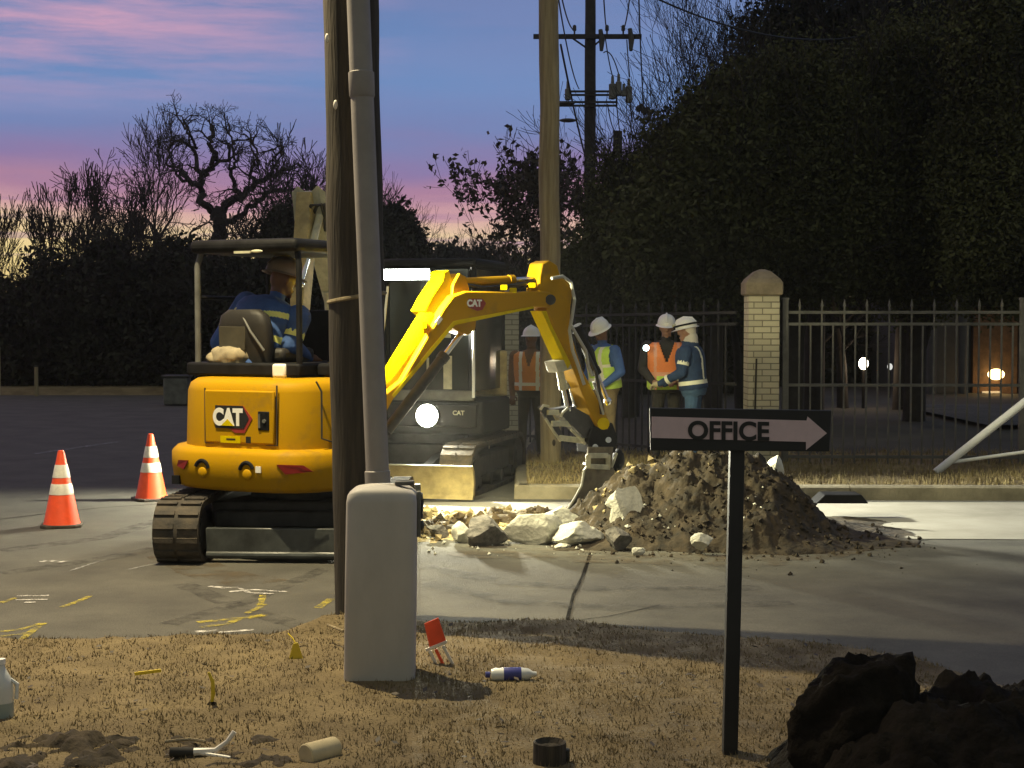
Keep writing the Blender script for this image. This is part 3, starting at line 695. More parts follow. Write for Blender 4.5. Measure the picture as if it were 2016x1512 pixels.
b.prism([(u, RV - .0298, z) for u, z in hx2], (0, -.003, 0)); b.build('logo_backing', 'sign_ink', door)  # black centre of the logo
text_part('CAT', 'logo_lettering', 'logo_white', door, onrear(-.095, 1.085, .0335), lx, lu, .128, .002, .010, sx=.80)
b = MB(H1); b.prism([(-.155, RV - .0365, 1.075), (-.035, RV - .0365, 1.075), (-.095, RV - .0365, 1.128)], (0, -.002, 0)); b.build('logo_triangle', 'yellow_bright', door)
b = MB(H1); b.box((.24, RV - .024, 1.12), (.105, .012, .15)); la = b.build('door_latch', 'black', door, bevel=.01)
b = MB(H1); b.cyl((.25, RV - .03, 1.12), (.25, RV - .04, 1.12), .016, n=10); b.box((.205, RV - .033, 1.12), (.02, .01, .11)); b.build('latch_button', 'grey_steel', la)
b = MB(H1); b.box((-.075, RV - .0255, .965), (.19, .004, .055)); st = b.build('maker_plate', 'yellow_bright', door)
b = MB(H1); b.box((.095, RV - .0255, .967), (.045, .005, .052)); b.build('plate_code', 'sign_ink', st)
b = MB(H1); b.box((-.07, RV - .0285, .968), (.085, .002, .012)); b.build('plate_print', 'sign_ink', st)
def cwp(u, off=0.0):   # point on the counterweight's skin
    half = [(0, -.985), (.2, -.985), (.42, -.97), (.58, -.91), (.74, -.79), (.86, -.62), (.935, -.40), (.955, -.1), (.955, .3)]
    return np.interp(abs(u), [h[0] for h in half[:7]], [h[1] for h in half[:7]]) - off
for s_ in (-1, 1):
    uu = [.40 * s_, .47 * s_, .60 * s_, .66 * s_] if s_ > 0 else [-.44, -.50, -.57, -.60]
    poly = [(uu[0], cwp(uu[0], .004), .79), (uu[2], cwp(uu[2], .004), .785), (uu[3], cwp(uu[3], .004), .735), (uu[1], cwp(uu[1], .004), .715)]
    b = MB(H1); b.prism(poly, (.004 * s_, -.008, 0)); b.build('reflector', 'red', cw)
    c0 = .13 + .0 if s_ > 0 else -.30
    arc = [(c0 + .06 * math.cos(R(a)) * 1.05, cwp(c0, .004), .725 + .07 * math.sin(R(a))) for a in range(20, 171, 15)]
    if s_ < 0: arc = [(2 * c0 - x, y, z) for x, y, z in arc]
    b = MB(H1); b.tube(arc, .016, 8); b.build('tow_eye', 'black', cw)
    b = MB(H1); b.ell((c0 + .005, cwp(c0) - .004, .70), (.045, .018, .045)); b.build('tow_lug', 'yellow', cw)
b = MB(H1); b.box((.24, cwp(.24) - .004, .745), (.05, .01, .05)); b.build('warning_sticker', 'logo_white', cw)
b = MB(H1); b.box((-.62, cwp(.62) - .012, .62), (.07, .03, .07)); b.build('lifting_notch', 'black', cw)
# right-hand side: seam, side door, grille, step
b = MB(H1); b.tube([(.605, -.72, 1.43), (.635, -.69, 1.35), (.635, -.69, .98), (.735, -.46, .90), (.80, -.2, .80)], .008, 6); b.build('panel_seam', 'dark', body)
b = MB(H1); b.prism([(.715, -.40, 1.28), (.722, -.05, 1.28), (.722, -.05, .93), (.72, -.25, .93), (.715, -.40, 1.03)], (.012, 0, 0)); b.build('grille', 'grey_steel', body)
b = MB(H1); b.box((.80, -.12, .77), (.014, .16, .06)); b.build('vent_slot', 'dark', cw)
b = MB(H1); b.box((.785, -.33, .70), (.03, .12, .18)); b.build('access_panel', 'yellow_pale', cw, bevel=.01)
# platform, canopy
b = MB(H1); b.box((-.26, .06, 1.505), (1.12, 1.1, .11)); b.build('cab_base', 'black', E1, bevel=.02)
b = MB(H1); b.box((.11, -.46, 1.50), (.135, .09, .115)); b.build('rear_lamp', 'logo_white', E1, bevel=.02)
b = MB(H1); b.box((-.24, .1, 2.52), (1.06, 1.22, .11)); roof = b.build('canopy_roof', 'black', E1, bevel=.045, seg=3)
b = MB(H1); b.box((-.22, -.52, 2.465), (.16, .02, .02)); b.ell((-.08, -.525, 2.47), (.06, .01, .014)); b.build('roof_lamp', 'pale_steel_and_glint', roof)
for (u, v, r, m) in ((-.73, -.44, .026, 'grey_steel'), (.27, -.44, .026, 'black'), (-.73, .62, .03, 'black'), (.25, .62, .04, 'black')):
    b = MB(H1); b.tube([(u, v, 1.5), (u, v, 2.36), (u + (.03 if u < 0 else -.03), v + .02, 2.5)], r, 10); b.build('canopy_post', m, E1)
b = MB(H1); b.tube([(-.73, -.44, 2.1), (-.73, .62, 2.1)], .018, 8); b.build('side_rail', 'black', E1)
b = MB(H1); b.box((-.27, .64, 1.75), (.96, .02, .5)); b.build('front_panel', 'black', E1, bevel=.01)
b = MB(H1); b.box((.50, -.02, 1.5), (.36, .5, .12)); b.box((.42, .1, 1.62), (.14, .3, .26)); con = b.build('control_console', 'black', E1, bevel=.03)
for (u, v, z0, z1) in ((.40, .1, 1.72, 2.02), (.05, .35, 1.55, 1.95), (-.6, .25, 1.7, 1.98)):
    b = MB(H1); b.tube([(u, v, z0), (u + .02, v + .03, z1 - .1), (u + .03, v + .05, z1)], .012, 6); b.ell((u + .03, v + .05, z1), (.024, .024, .05)); b.build('control_lever', 'black', con)
b = MB(H1); b.tube([(.30, .60, 1.62), (.33, .52, 1.85), (.31, .50, 2.05), (.35, .48, 2.25)], .016, 8); b.ell((.35, .50, 2.28), (.035, .02, .07)); b.build('mirror_arm', 'pale_steel_and_glint', E1)
b = MB(H1); b.box((.40, .46, 2.40), (.17, .05, .17)); b.build('reflection_panel', 'white', E1, bevel=.03)  # white panel paints a bright reflection beside the canopy
for k in range(3):
    b = MB(H1); u = .33 + .05 * k; b.tube([(u, .2, 1.56), (u + .03, .3, 1.75 + .06 * k), (u + .12, .42, 1.95 - .1 * k), (u + .1, .55, 2.2)], .011, 6); b.build('hose', 'hose_pale' if k != 1 else 'hose', E1)
# seat
b = MB(H1)
sr = []
for (z, w, t, v) in ((1.56, .24, .07, -.30), (1.70, .255, .08, -.315), (1.86, .25, .08, -.33), (1.95, .22, .075, -.335), (2.0, .15, .05, -.335)):
    ring = []
    for k in range(20):
        a = 2 * math.pi * k / 20; cu = math.copysign(abs(math.cos(a)) ** .6, math.cos(a)); su = math.copysign(abs(math.sin(a)) ** .6, math.sin(a))
        ring.append((-.33 + cu * w, v + su * t, z))
    sr.append(ring)
b.loft(sr); seat = b.build('seat_back', 'seat', E1, angle=60)
b = MB(H1); b.box((-.25, -.02, 1.62), (.5, .5, .12)); b.build('seat_cushion', 'seat', E1, bevel=.04)
b = MB(H1); b.box((-.41, -.405, 1.76), (.26, .012, .2)); b.build('seat_pocket', 'olive', seat, bevel=.01)
b = MB(H1); b.tube([(-.10, -.40, 1.66), (-.22, -.42, 1.82), (-.30, -.40, 1.93)], .012, 6); b.build('seat_strap', 'grey_steel', seat)
b = MB(H1); b.ell((-.45, -.36, 1.60), (.19, .12, .12), seg=40, rings=24); b.ell((-.60, -.40, 1.59), (.07, .06, .045), seg=24, rings=14)
b.v = [tuple(Vector(v) + Vector((.0, 0, -.35 * max(0, v[0] + .35) * .3)) + Vector((fbm((v[0] * 9, v[1] * 9, v[2] * 9), 3), fbm((v[0] * 9 + 5, v[1] * 9, v[2] * 9), 3), fbm((v[0] * 9, v[1] * 9 + 5, v[2] * 9), 3))) * .022) for v in b.v]
bag = b.build('cloth_bundle', 'cloth', angle=80)
bag.location = C1; tag(bag, 'pale rumpled cloth bundle behind the operator seat', 'cloth bundle')

# boom, stick and bucket of the working machine, in one vertical plane
BP = Plane(-1.25, 13.4, 51); W1 = xf_world(C1)
def pl(px, off=-.12): return [BP.pt(X, Y, off) for X, Y in px]
AW = BP.n
b = MB(W1)
boom_px = [(706, 860), (742, 846), (776, 785), (835, 716), (870, 665), (896, 637), (975, 618), (1052, 604), (1082, 606), (1094, 592), (1084, 575), (1059, 573), (1018, 575), (918, 573), (893, 582), (874, 607), (858, 635), (792, 748), (730, 800), (700, 838)]
b.prism(pl(boom_px), AW * .24); boom = b.build('boom', 'yellow', E1, angle=28, bevel=.014)
b = MB(W1); b.prism(pl([(776, 783), (872, 668), (896, 640), (1052, 607), (1050, 603), (893, 632), (868, 662), (772, 778)], -.125), AW * .01); b.build('boom_flange', 'yellow_bright', boom, smooth=False)
b = MB(W1); lg = pl([(922, 588), (950, 588), (957, 597), (950, 610), (940, 612), (922, 605)], -.126); b.prism(lg, AW * .004); b.build('logo_plate', 'logo_red', boom, smooth=False)
tx = BP.d; text_part('CAT', 'logo_lettering', 'logo_white', boom, Vector(BP.pt(934, 603, -.131)) - C1, tx, (0, 0, 1), .062, .002, .004)
b = MB(W1); b.prism(pl([(866, 622), (872, 628), (863, 640), (857, 634)], -.125), AW * .004); b.build('boom_decal', 'logo_white', boom, smooth=False)
# fittings on the back of the boom
b = MB(W1); b.prism(pl([(858, 634), (880, 598), (893, 560), (884, 532), (874, 536), (872, 552), (850, 585), (836, 612)], -.02), AW * .22); b.build('cylinder_bracket', 'yellow_bright', boom, smooth=False, bevel=.006)
b = MB(W1); b.prism(pl([(890, 584), (925, 572), (918, 545), (905, 538), (893, 560)], -.06), AW * .14); b.build('cylinder_bracket', 'yellow', boom, smooth=False, bevel=.006)
for off in (.0, .07, .14):
    b = MB(W1); b.tube([BP.pt(X, Y, off) for X, Y in ((778, 748), (806, 690), (838, 634), (858, 600), (874, 566), (892, 548))], .016, 8); b.build('boom_pipe', 'yellow_bright', boom)
b = MB(W1); b.bar(BP.pt(836, 640, -.13), BP.pt(836, 640, .19), .05, .07); b.build('pipe_clamp', 'yellow_bright', boom, bevel=.008)
b = MB(W1); b.bar(BP.pt(800, 700, -.05), BP.pt(800, 700, .18), .04, .05); b.build('pipe_clamp', 'yellow_bright', boom, bevel=.008)
cylinder_ram(W1, boom, BP.pt(905, 556, .0), BP.pt(1070, 548, .0), .042, .62, 'yellow')
cylinder_ram(W1, boom, BP.pt(760, 850, .0), BP.pt(917, 645, .0), .05, .72, 'dark')
b = MB(W1); b.prism(pl([(884, 640), (938, 630), (936, 648), (922, 660), (900, 652)], -.09), AW * .18); b.build('cylinder_bracket', 'yellow', boom, smooth=False, bevel=.006)
for k, (px) in enumerate([[(918, 560), (950, 566), (1000, 562), (1040, 556), (1075, 546), (1100, 548)], [(930, 568), (990, 568), (1030, 562), (1060, 566), (1090, 552)]]):
    b = MB(W1); b.tube([BP.pt(X, Y, -.04 + .1 * k) for X, Y in px], .015, 6); b.build('hose', 'hose', boom)
for X, Y in ((992, 566), (1010, 572), (1048, 562)):
    b = MB(W1); b.box(BP.pt(X, Y, -.10), (.07, .05, .05)); b.build('hose_fitting', 'yellow_bright', boom, bevel=.008)
b = MB(W1); c0_, c1_ = BP.pt(756, 768, .04), BP.pt(846, 622, .04); dd_ = (c1_ - c0_).normalized(); b.tube([c0_, c0_ + dd_ * .03, c1_ - dd_ * .04, c1_, c1_ + dd_ * .02], [.085, .10, .10, .085, .05], 20); b.build('cylinder_barrel', 'yellow_bright', boom)
# stick
b = MB(W1); stick_px = [(1062, 546), (1068, 518), (1082, 512), (1098, 522), (1104, 545), (1122, 556), (1128, 575), (1124, 604), (1122, 648), (1146, 726), (1200, 828), (1198, 846), (1178, 842), (1160, 808), (1124, 712), (1088, 640), (1072, 596), (1062, 572)]
b.prism(pl(stick_px, -.10), AW * .20); stick = b.build('stick', 'yellow', E1, angle=28, bevel=.014)
b = MB(W1); b.cyl(BP.pt(1084, 590, -.15), BP.pt(1084, 590, .15), .05, n=16); b.build('pivot_pin', 'dark', stick)
b = MB(W1); b.cyl(BP.pt(1188, 834, -.14), BP.pt(1188, 834, .14), .06, n=16); b.build('pivot_pin', 'yellow_bright', stick)
b = MB(W1); b.prism(pl([(1066, 612), (1082, 612), (1126, 712), (1118, 726)], -.085), AW * .17); b.build('stick_lit_strip', 'yellow_bright', stick, smooth=False)  # brighter yellow strip paints the lit inner face of the stick
cylinder_ram(W1, stick, BP.pt(1136, 640, .0), BP.pt(1196, 790, .0), .046, .62, 'black')
HP = [([(1086, 548), (1108, 544), (1124, 556), (1131, 590), (1126, 625), (1121, 650), (1127, 690), (1138, 720), (1150, 757)], -.14, 'hose_pale', .017),
      ([(1094, 552), (1116, 552), (1127, 585), (1122, 640), (1133, 690), (1146, 735)], -.02, 'hose', .016),
      ([(1124, 640), (1140, 668), (1153, 690), (1158, 720), (1166, 740)], -.15, 'hose_pale', .016),
      ([(1130, 655), (1158, 700), (1172, 730), (1180, 770), (1184, 815)], -.1, 'hose', .02),
      ([(1140, 650), (1166, 690), (1176, 740), (1172, 768)], .02, 'hose', .02),
      ([(1168, 752), (1178, 780), (1188, 816)], -.14, 'hose_pale', .012)]
for px, off, m, r in HP:
    b = MB(W1); b.tube([BP.pt(X, Y, off) for X, Y in px], r, 7); b.build('hose', m, stick)
# thumb and its ram
cylinder_ram(W1, stick, BP.pt(1100, 722, -.03), BP.pt(1118, 806, -.03), .038, .5, 'pale_steel_and_glint')
cylinder_ram(W1, stick, BP.pt(1112, 722, .08), BP.pt(1132, 800, .08), .03, .5, 'grey_steel')
b = MB(W1); b.prism(pl([(1092, 712), (1124, 706), (1134, 724), (1100, 734)], -.08), AW * .16); b.build('ram_bracket', 'pale_steel_and_glint', stick, smooth=False, bevel=.006)
tb = MB(W1)
railA = [(1062, 802), (1072, 797), (1082, 806), (1110, 858), (1100, 866)]; railB = [(1104, 802), (1116, 797), (1128, 806), (1156, 860), (1148, 872)]
tb.prism(pl(railA, -.10), AW * .03); tb.prism(pl(railB, .08), AW * .03); tb.prism(pl([(1094, 760 + 45), (1128, 800), (1192, 836), (1182, 862), (1150, 862)], -.06), AW * .12)
th = tb.build('thumb', 'dark', E1, smooth=False, bevel=.004)
for (a, b2, h) in (((1078, 812), (1106, 812), .05), ((1086, 834), (1124, 834), .055), ((1102, 862), (1150, 868), .055)):
    t = MB(W1); p0, p1 = BP.pt(*a, -.11), BP.pt(*b2, -.02); t.bar(p0, p1, .03, h); t.build('thumb_crossbar', 'pale_steel_and_glint', th, bevel=.004)
for px in ([(1064, 806), (1070, 798), (1080, 800)], [(1074, 824), (1090, 850), (1104, 868)], [(1118, 803), (1108, 812), (1104, 820)], [(1124, 846), (1140, 860), (1152, 874)]):
    t = MB(W1); t.tube([BP.pt(X, Y, -.12) for X, Y in px], .014, 6); t.build('thumb_edge', 'pale_steel_and_glint', th)
# coupler and bucket
b = MB(W1); b.prism(pl([(1166, 842), (1206, 832), (1216, 860), (1212, 892), (1160, 892), (1158, 866)], -.09), AW * .18); cp = b.build('quick_coupler', 'black', E1, smooth=False, bevel=.01)
b = MB(W1); b.cyl(BP.pt(1198, 866, -.12), BP.pt(1198, 866, .12), .03, n=12); b.cyl(BP.pt(1172, 880, -.12), BP.pt(1172, 880, .12), .03, n=12); b.build('coupler_pin', 'chrome', cp)
bk = MB(W1)
inn = [(1150, 924), (1146, 955), (1132, 980), (1114, 1008)]
back = [(1206, 922), (1212, 948), (1206, 975), (1186, 1000), (1150, 1016)]
outline = [(1158, 918)] + [(1200, 918)] + back + [(1114, 1010)] + inn[::-1][1:]
for off in (-.2, .2): bk.prism(pl(outline, off), AW * .016)
bp_ = [(1158, 918), (1200, 918)] + back + [(1114, 1010)]
for i in range(1, len(bp_) - 1):
    p0, p1 = BP.pt(*bp_[i], -.19), BP.pt(*bp_[i + 1], -.19); d = (p1 - p0).normalized(); nn = d.cross(AW).normalized() * .014
    bk.prism([p0 - nn, p1 - nn, p1 + nn, p0 + nn], AW * .4)
bucket = bk.build('bucket', 'worn_steel', E1, smooth=False, bevel=.003)
b = MB(W1); b.tube([BP.pt(X, Y, -.21) for X, Y in ((1158, 916), (1150, 926), (1145, 956), (1131, 982), (1113, 1010))], .013, 6); b.build('bucket_edge', 'pale_steel_and_glint', bucket)  # pale rim paints the lit left edge of the bucket
for k in range(4):
    o_ = -.17 + .113 * k; b = MB(W1); p0, p1 = BP.pt(1122, 1006, o_), BP.pt(1100, 1022, o_); b.bar(p0, p1, .03, .045); b.build('bucket_tooth', 'worn_steel', bucket, bevel=.006)
b = MB(W1)
for (X0, Y0, X1, Y1) in ((1157, 897, 1196, 897), (1157, 918, 1200, 920)): b.bar(BP.pt(X0, Y0, -.215), BP.pt(X1, Y1, -.215), .03, .05)
for X in (1158, 1197): b.bar(BP.pt(X, 895, -.215), BP.pt(X, 922, -.215), .03, .05)
b.build('bucket_hinge', 'pale_steel_and_glint', bucket, bevel=.006)
b = MB(W1); b.prism(pl([(1160, 880), (1208, 880), (1204, 922), (1156, 922)], -.19), AW * .03); b.build('bucket_ear', 'worn_steel', bucket, smooth=False, bevel=.006)
b = MB(W1); b.ell(BP.pt(1216, 906, .1), (.07, .07, .12)); b.build('wrist_hose_guard', 'black', bucket)
b = MB(W1); b.tube([BP.pt(1214, 892, -.2), BP.pt(1204, 920, -.2)], .014, 6); b.build('bucket_edge', 'pale_steel_and_glint', bucket)
# work lamp on the front edge of the canopy
lp = H1 @ Vector((.22, .74, 2.47))
b = MB(H1); b.box((.22, .73, 2.47), (.14, .06, .09)); wl = b.build('work_lamp', 'black', roof, bevel=.01)
M['lamp_work'] = emitter('work_lamp_glow', CANOPY_C, 14)
b = MB(H1); b.box((.22, .763, 2.47), (.11, .006, .06)); b.build('lens', 'lamp_work', wl)
lw = C1 + (H1 @ Vector((.24, .80, 2.46)))
lamp('work_lamp_beam', 'SPOT', lw, (.7, 14.2, .7), CANOPY_W, CANOPY_C, E1, 112, .8, .05)

# ---------------- second machine, facing the camera
C2 = Vector((-1.0, 17.75, 0)); H2 = rotz(165.5)
E2 = thing('excavator', 'dark closed-cab excavator facing the camera with headlamp lit and pale boom raised', 'excavator', C2, 0)
track(None, E2, -.90, -.54, -1.2, 1.25, .56, H2); track(None, E2, .54, .90, -1.2, 1.25, .56, H2)
b = MB(H2); b.box((0, 0, .4), (1.2, 1.1, .24)); b.cyl((0, 0, .45), (0, 0, .64), .45, n=24); b.build('undercarriage', 'dark', E2, bevel=.02)
b = MB(H2)
prof = [(1.50, .02), (1.44, .06), (1.42, .18), (1.45, .31), (1.51, .37), (1.56, .37), (1.51, .3), (1.485, .18), (1.51, .06), (1.55, .02)]
b.prism([(-1.0, y, z) for y, z in prof], (2.0, 0, 0)); bl = b.build('dozer_blade', 'yellow_pale', E2, angle=25)
b = MB(H2); b.box((0, 1.54, .372), (2.0, .05, .012)); b.build('blade_top_highlight', 'pale_steel_and_glint', bl)  # pale strip paints the highlight along the blade top
for s_ in (-1, 1): b = MB(H2); b.bar((.35 * s_, .6, .36), (.35 * s_, 1.42, .2), .1, .13); b.build('blade_arm', 'dark', bl)
hr = [(-.9, .78), (-.9, -.4), (-.75, -.8), (-.4, -1.0), (.4, -1.0), (.75, -.8), (.9, -.4), (.9, .55), (.75, .78)]
b = MB(H2); b.loft([[(u, v, z) for u, v in hr] for z in (.64, .68, .98, 1.02)]); hs = b.build('house_body', 'black', E2, bevel=.03)
b = MB(H2); b.loft([[(u * .96, v * .96 - .05, z) for u, v in hr if v < .6] for z in (1.02, 1.5, 1.56)]); b.build('engine_hood', 'yellow_pale', E2, bevel=.03)
# cab
x0, x1, y0, y1, z0, z1 = -.80, .25, -.55, .78, 1.02, 2.55
for (x, y, m) in ((x0 + .03, y1 - .03, 'black'), (x1 - .03, y1 - .03, 'black'), (x0 + .03, y0 + .03, 'black'), (x1 - .03, y0 + .03, 'black')):
    b = MB(H2); b.tube([(x, y, z0), (x, y, 1.85), (x, y - (.06 if y > 0 else 0), z1 - .04)], .042, 8); b.build('cab_pillar', m, E2)
b = MB(H2); b.tube([(x0 - .005, y1 + .03, 1.06), (x0 - .005, y1 + .03, 1.8)], .018, 8); b.build('grab_rail', 'white', E2)
b = MB(H2); b.box(((x0 + x1) / 2, (y0 + y1) / 2 - .02, z1), (x1 - x0 + .04, y1 - y0, .1)); b.build('cab_roof', 'black', E2, bevel=.035)
b = MB(H2); b.box(((x0 + x1) / 2, y1 - .02, 1.80), (x1 - x0 - .14, .012, 1.36)); b.build('windscreen', 'glass', E2)
b = MB(H2); b.box((x0 + .02, (y0 + y1) / 2, 1.80), (.012, y1 - y0 - .14, 1.36)); b.build('side_window', 'glass', E2)
b = MB(H2); b.box((x1 - .02, (y0 + y1) / 2, 1.80), (.012, y1 - y0 - .14, 1.36)); b.build('side_window', 'glass', E2)
b = MB(H2); b.box(((x0 + x1) / 2, y1 - .01, 1.08), (x1 - x0, .05, .12)); b.build('cab_sill', 'grey_steel', E2, bevel=.015)
b = MB(H2); b.tube([(-.30, y1 + .005, 1.2), (-.33, y1 + .01, 1.6), (-.31, y1 + .005, 2.1)], .012, 6); b.build('wiper', 'black', E2)
for (u, w, za, zb) in ((-.50, .075, 1.72, 2.05), (-.42, .035, 1.74, 2.0), (-.50, .10, 1.15, 1.52), (-.27, .03, 1.3, 1.5)):
    b = MB(H2); b.box((u, y1 + .004, (za + zb) / 2), (w, .006, zb - za)); b.build('window_reflection', 'pale_steel_and_glint', E2, bevel=.01)  # pale strips paint reflections on the windscreen
b = MB(H2); b.box((-.2, .81, .86), (1.3, .05, .26)); ap = b.build('front_apron', 'black', E2, bevel=.02)
ux = H2.to_3x3() @ Vector((-1, 0, 0))
text_part('CAT', 'logo_lettering', 'pale_steel_and_glint', ap, H2 @ Vector((-.64, .838, .87)), ux, (0, 0, 1), .05, .002, .002)
# headlamp
M['lamp_head'] = emitter('headlamp_glow', (1, .97, .78), 90)
hp_ = (-.29, .86, .86)
b = MB(H2); b.cyl((hp_[0], .80, hp_[2]), (hp_[0], .88, hp_[2]), .135, n=24); hl = b.build('headlamp', 'black', E2)
b = MB(H2); b.ell((hp_[0], .885, hp_[2]), (.125, .03, .125), seg=20); b.build('lens', 'lamp_head', hl)
wpos = C2 + H2 @ Vector((hp_[0], .95, hp_[2]))
lamp('headlamp_beam', 'SPOT', wpos, (.3, 13.2, .1), HEAD_W, HEAD_C, E2, 92, .8, .08)
# light bar under the cab roof edge
M['lamp_bar'] = emitter('light_bar_glow', (.92, 1, .93), 45)
b = MB(H2); b.box((-.02, .84, 2.42), (.64, .07, .14)); lb = b.build('light_bar', 'black', E2, bevel=.01)
b = MB(H2); b.box((-.02, .878, 2.42), (.60, .012, .115)); b.build('lens', 'lamp_bar', lb, bevel=.003)
bpz = C2 + H2 @ Vector((-.02, .90, 2.42))
lamp('light_bar_beam', 'SPOT', bpz, (4.4, 14.5, .1), BAR_W, BAR_C, E2, 62, .7, .12)
# raised boom and stick of the second machine
W2 = xf_world(C2)
foot = Vector((-1.57, 17.04, .95)); apex = at(606, 385, 15.6)
def taper(p0, p1, w0, h0, w1, h1, wd):      # box beam, width along wd
    p0, p1, wd = Vector(p0), Vector(p1), Vector(wd).normalized(); d = (p1 - p0).normalized(); up = wd.cross(d).normalized()
    return [[p + wd * a * w / 2 + up * c * h / 2 for a, c in ((-1, -1), (1, -1), (1, 1), (-1, 1))] for p, w, h in ((p0, w0, h0), (p0.lerp(p1, .5), (w0 + w1) / 2 * 1.0, (h0 + h1) / 2 * 1.15), (p1, w1, h1))]
wd = Vector((.94, -.34, 0))
b = MB(W2); b.loft(taper(foot, apex, .24, .34, .18, .22, wd)); bm2 = b.build('boom', 'pale_steel_and_glint', E2, smooth=False, bevel=.015)
b = MB(W2)
for s_ in (-1, 1): b.prism([apex + wd * .11 * s_ + v for v in (Vector((-.02, 0, -.5)), Vector((.10, 0, -.45)), Vector((.07, -.05, .03)), Vector((0, -.08, .09)), Vector((-.06, -.05, .03)))], wd * .02)
b.build('knee_bracket', 'pale_steel_and_glint', bm2, smooth=False, bevel=.006)
for k, (a, off) in enumerate(((.05, -.02), (.11, .04))):
    b = MB(W2); b.tube([at(604 + 20 * k, 470, 15.75), at(600 + 14 * k, 430, 15.6), at(612 + 12 * k, 405, 15.42), at(632 + 6 * k, 402, 15.4), at(640 + 4 * k, 430, 15.5), at(640, 470, 15.6)], .018, 7); b.build('hose', 'hose', bm2)
s1 = at(584, 700, 14.95)
b = MB(W2); b.loft(taper(apex, s1, .17, .2, .14, .13, wd)); sk2 = b.build('stick', 'yellow_pale', E2, smooth=False, bevel=.012)
cylinder_ram(W2, sk2, at(630, 425, 15.5), at(592, 560, 15.1), .04, .6, 'pale_steel_and_glint')
cylinder_ram(W2, bm2, at(655, 720, 16.6), at(640, 470, 15.75), .05, .6, 'pale_steel_and_glint')
bl_ = foot.lerp(apex, .38) + Vector((-.16, -.12, 0))
b = MB(W2); b.cyl(bl_ + Vector((.06, .05, 0)), bl_, .06, .08, n=16); bo_ = b.build('added_boom_lamp', 'black', bm2)  # unseen lamp added to brighten the road beside the cones
b = MB(W2); dr_ = Vector((-2.6, -2.6, -1.4)).normalized(); b.cyl(bl_, bl_ + dr_ * .012, .065, n=16); b.build('lens', 'lamp_bar', bo_)
lamp('added_boom_beam', 'SPOT', bl_ + dr_ * .05, (-3.5, 15.3, 0), ADDED_BOOM_W, HEAD_C, E2, 95, .8, .06)
b = MB(W2)
q = [s1 + v for v in (Vector((0, 0, .05)), Vector((.05, .35, -.05)), Vector((.05, .45, -.35)), Vector((.02, .2, -.55)), Vector((-.02, -.1, -.5)), Vector((0, .18, -.3)))]
b.prism([v - wd * .22 for v in q], wd * .44); b.build('bucket', 'worn_steel', E2, smooth=False, bevel=.01)

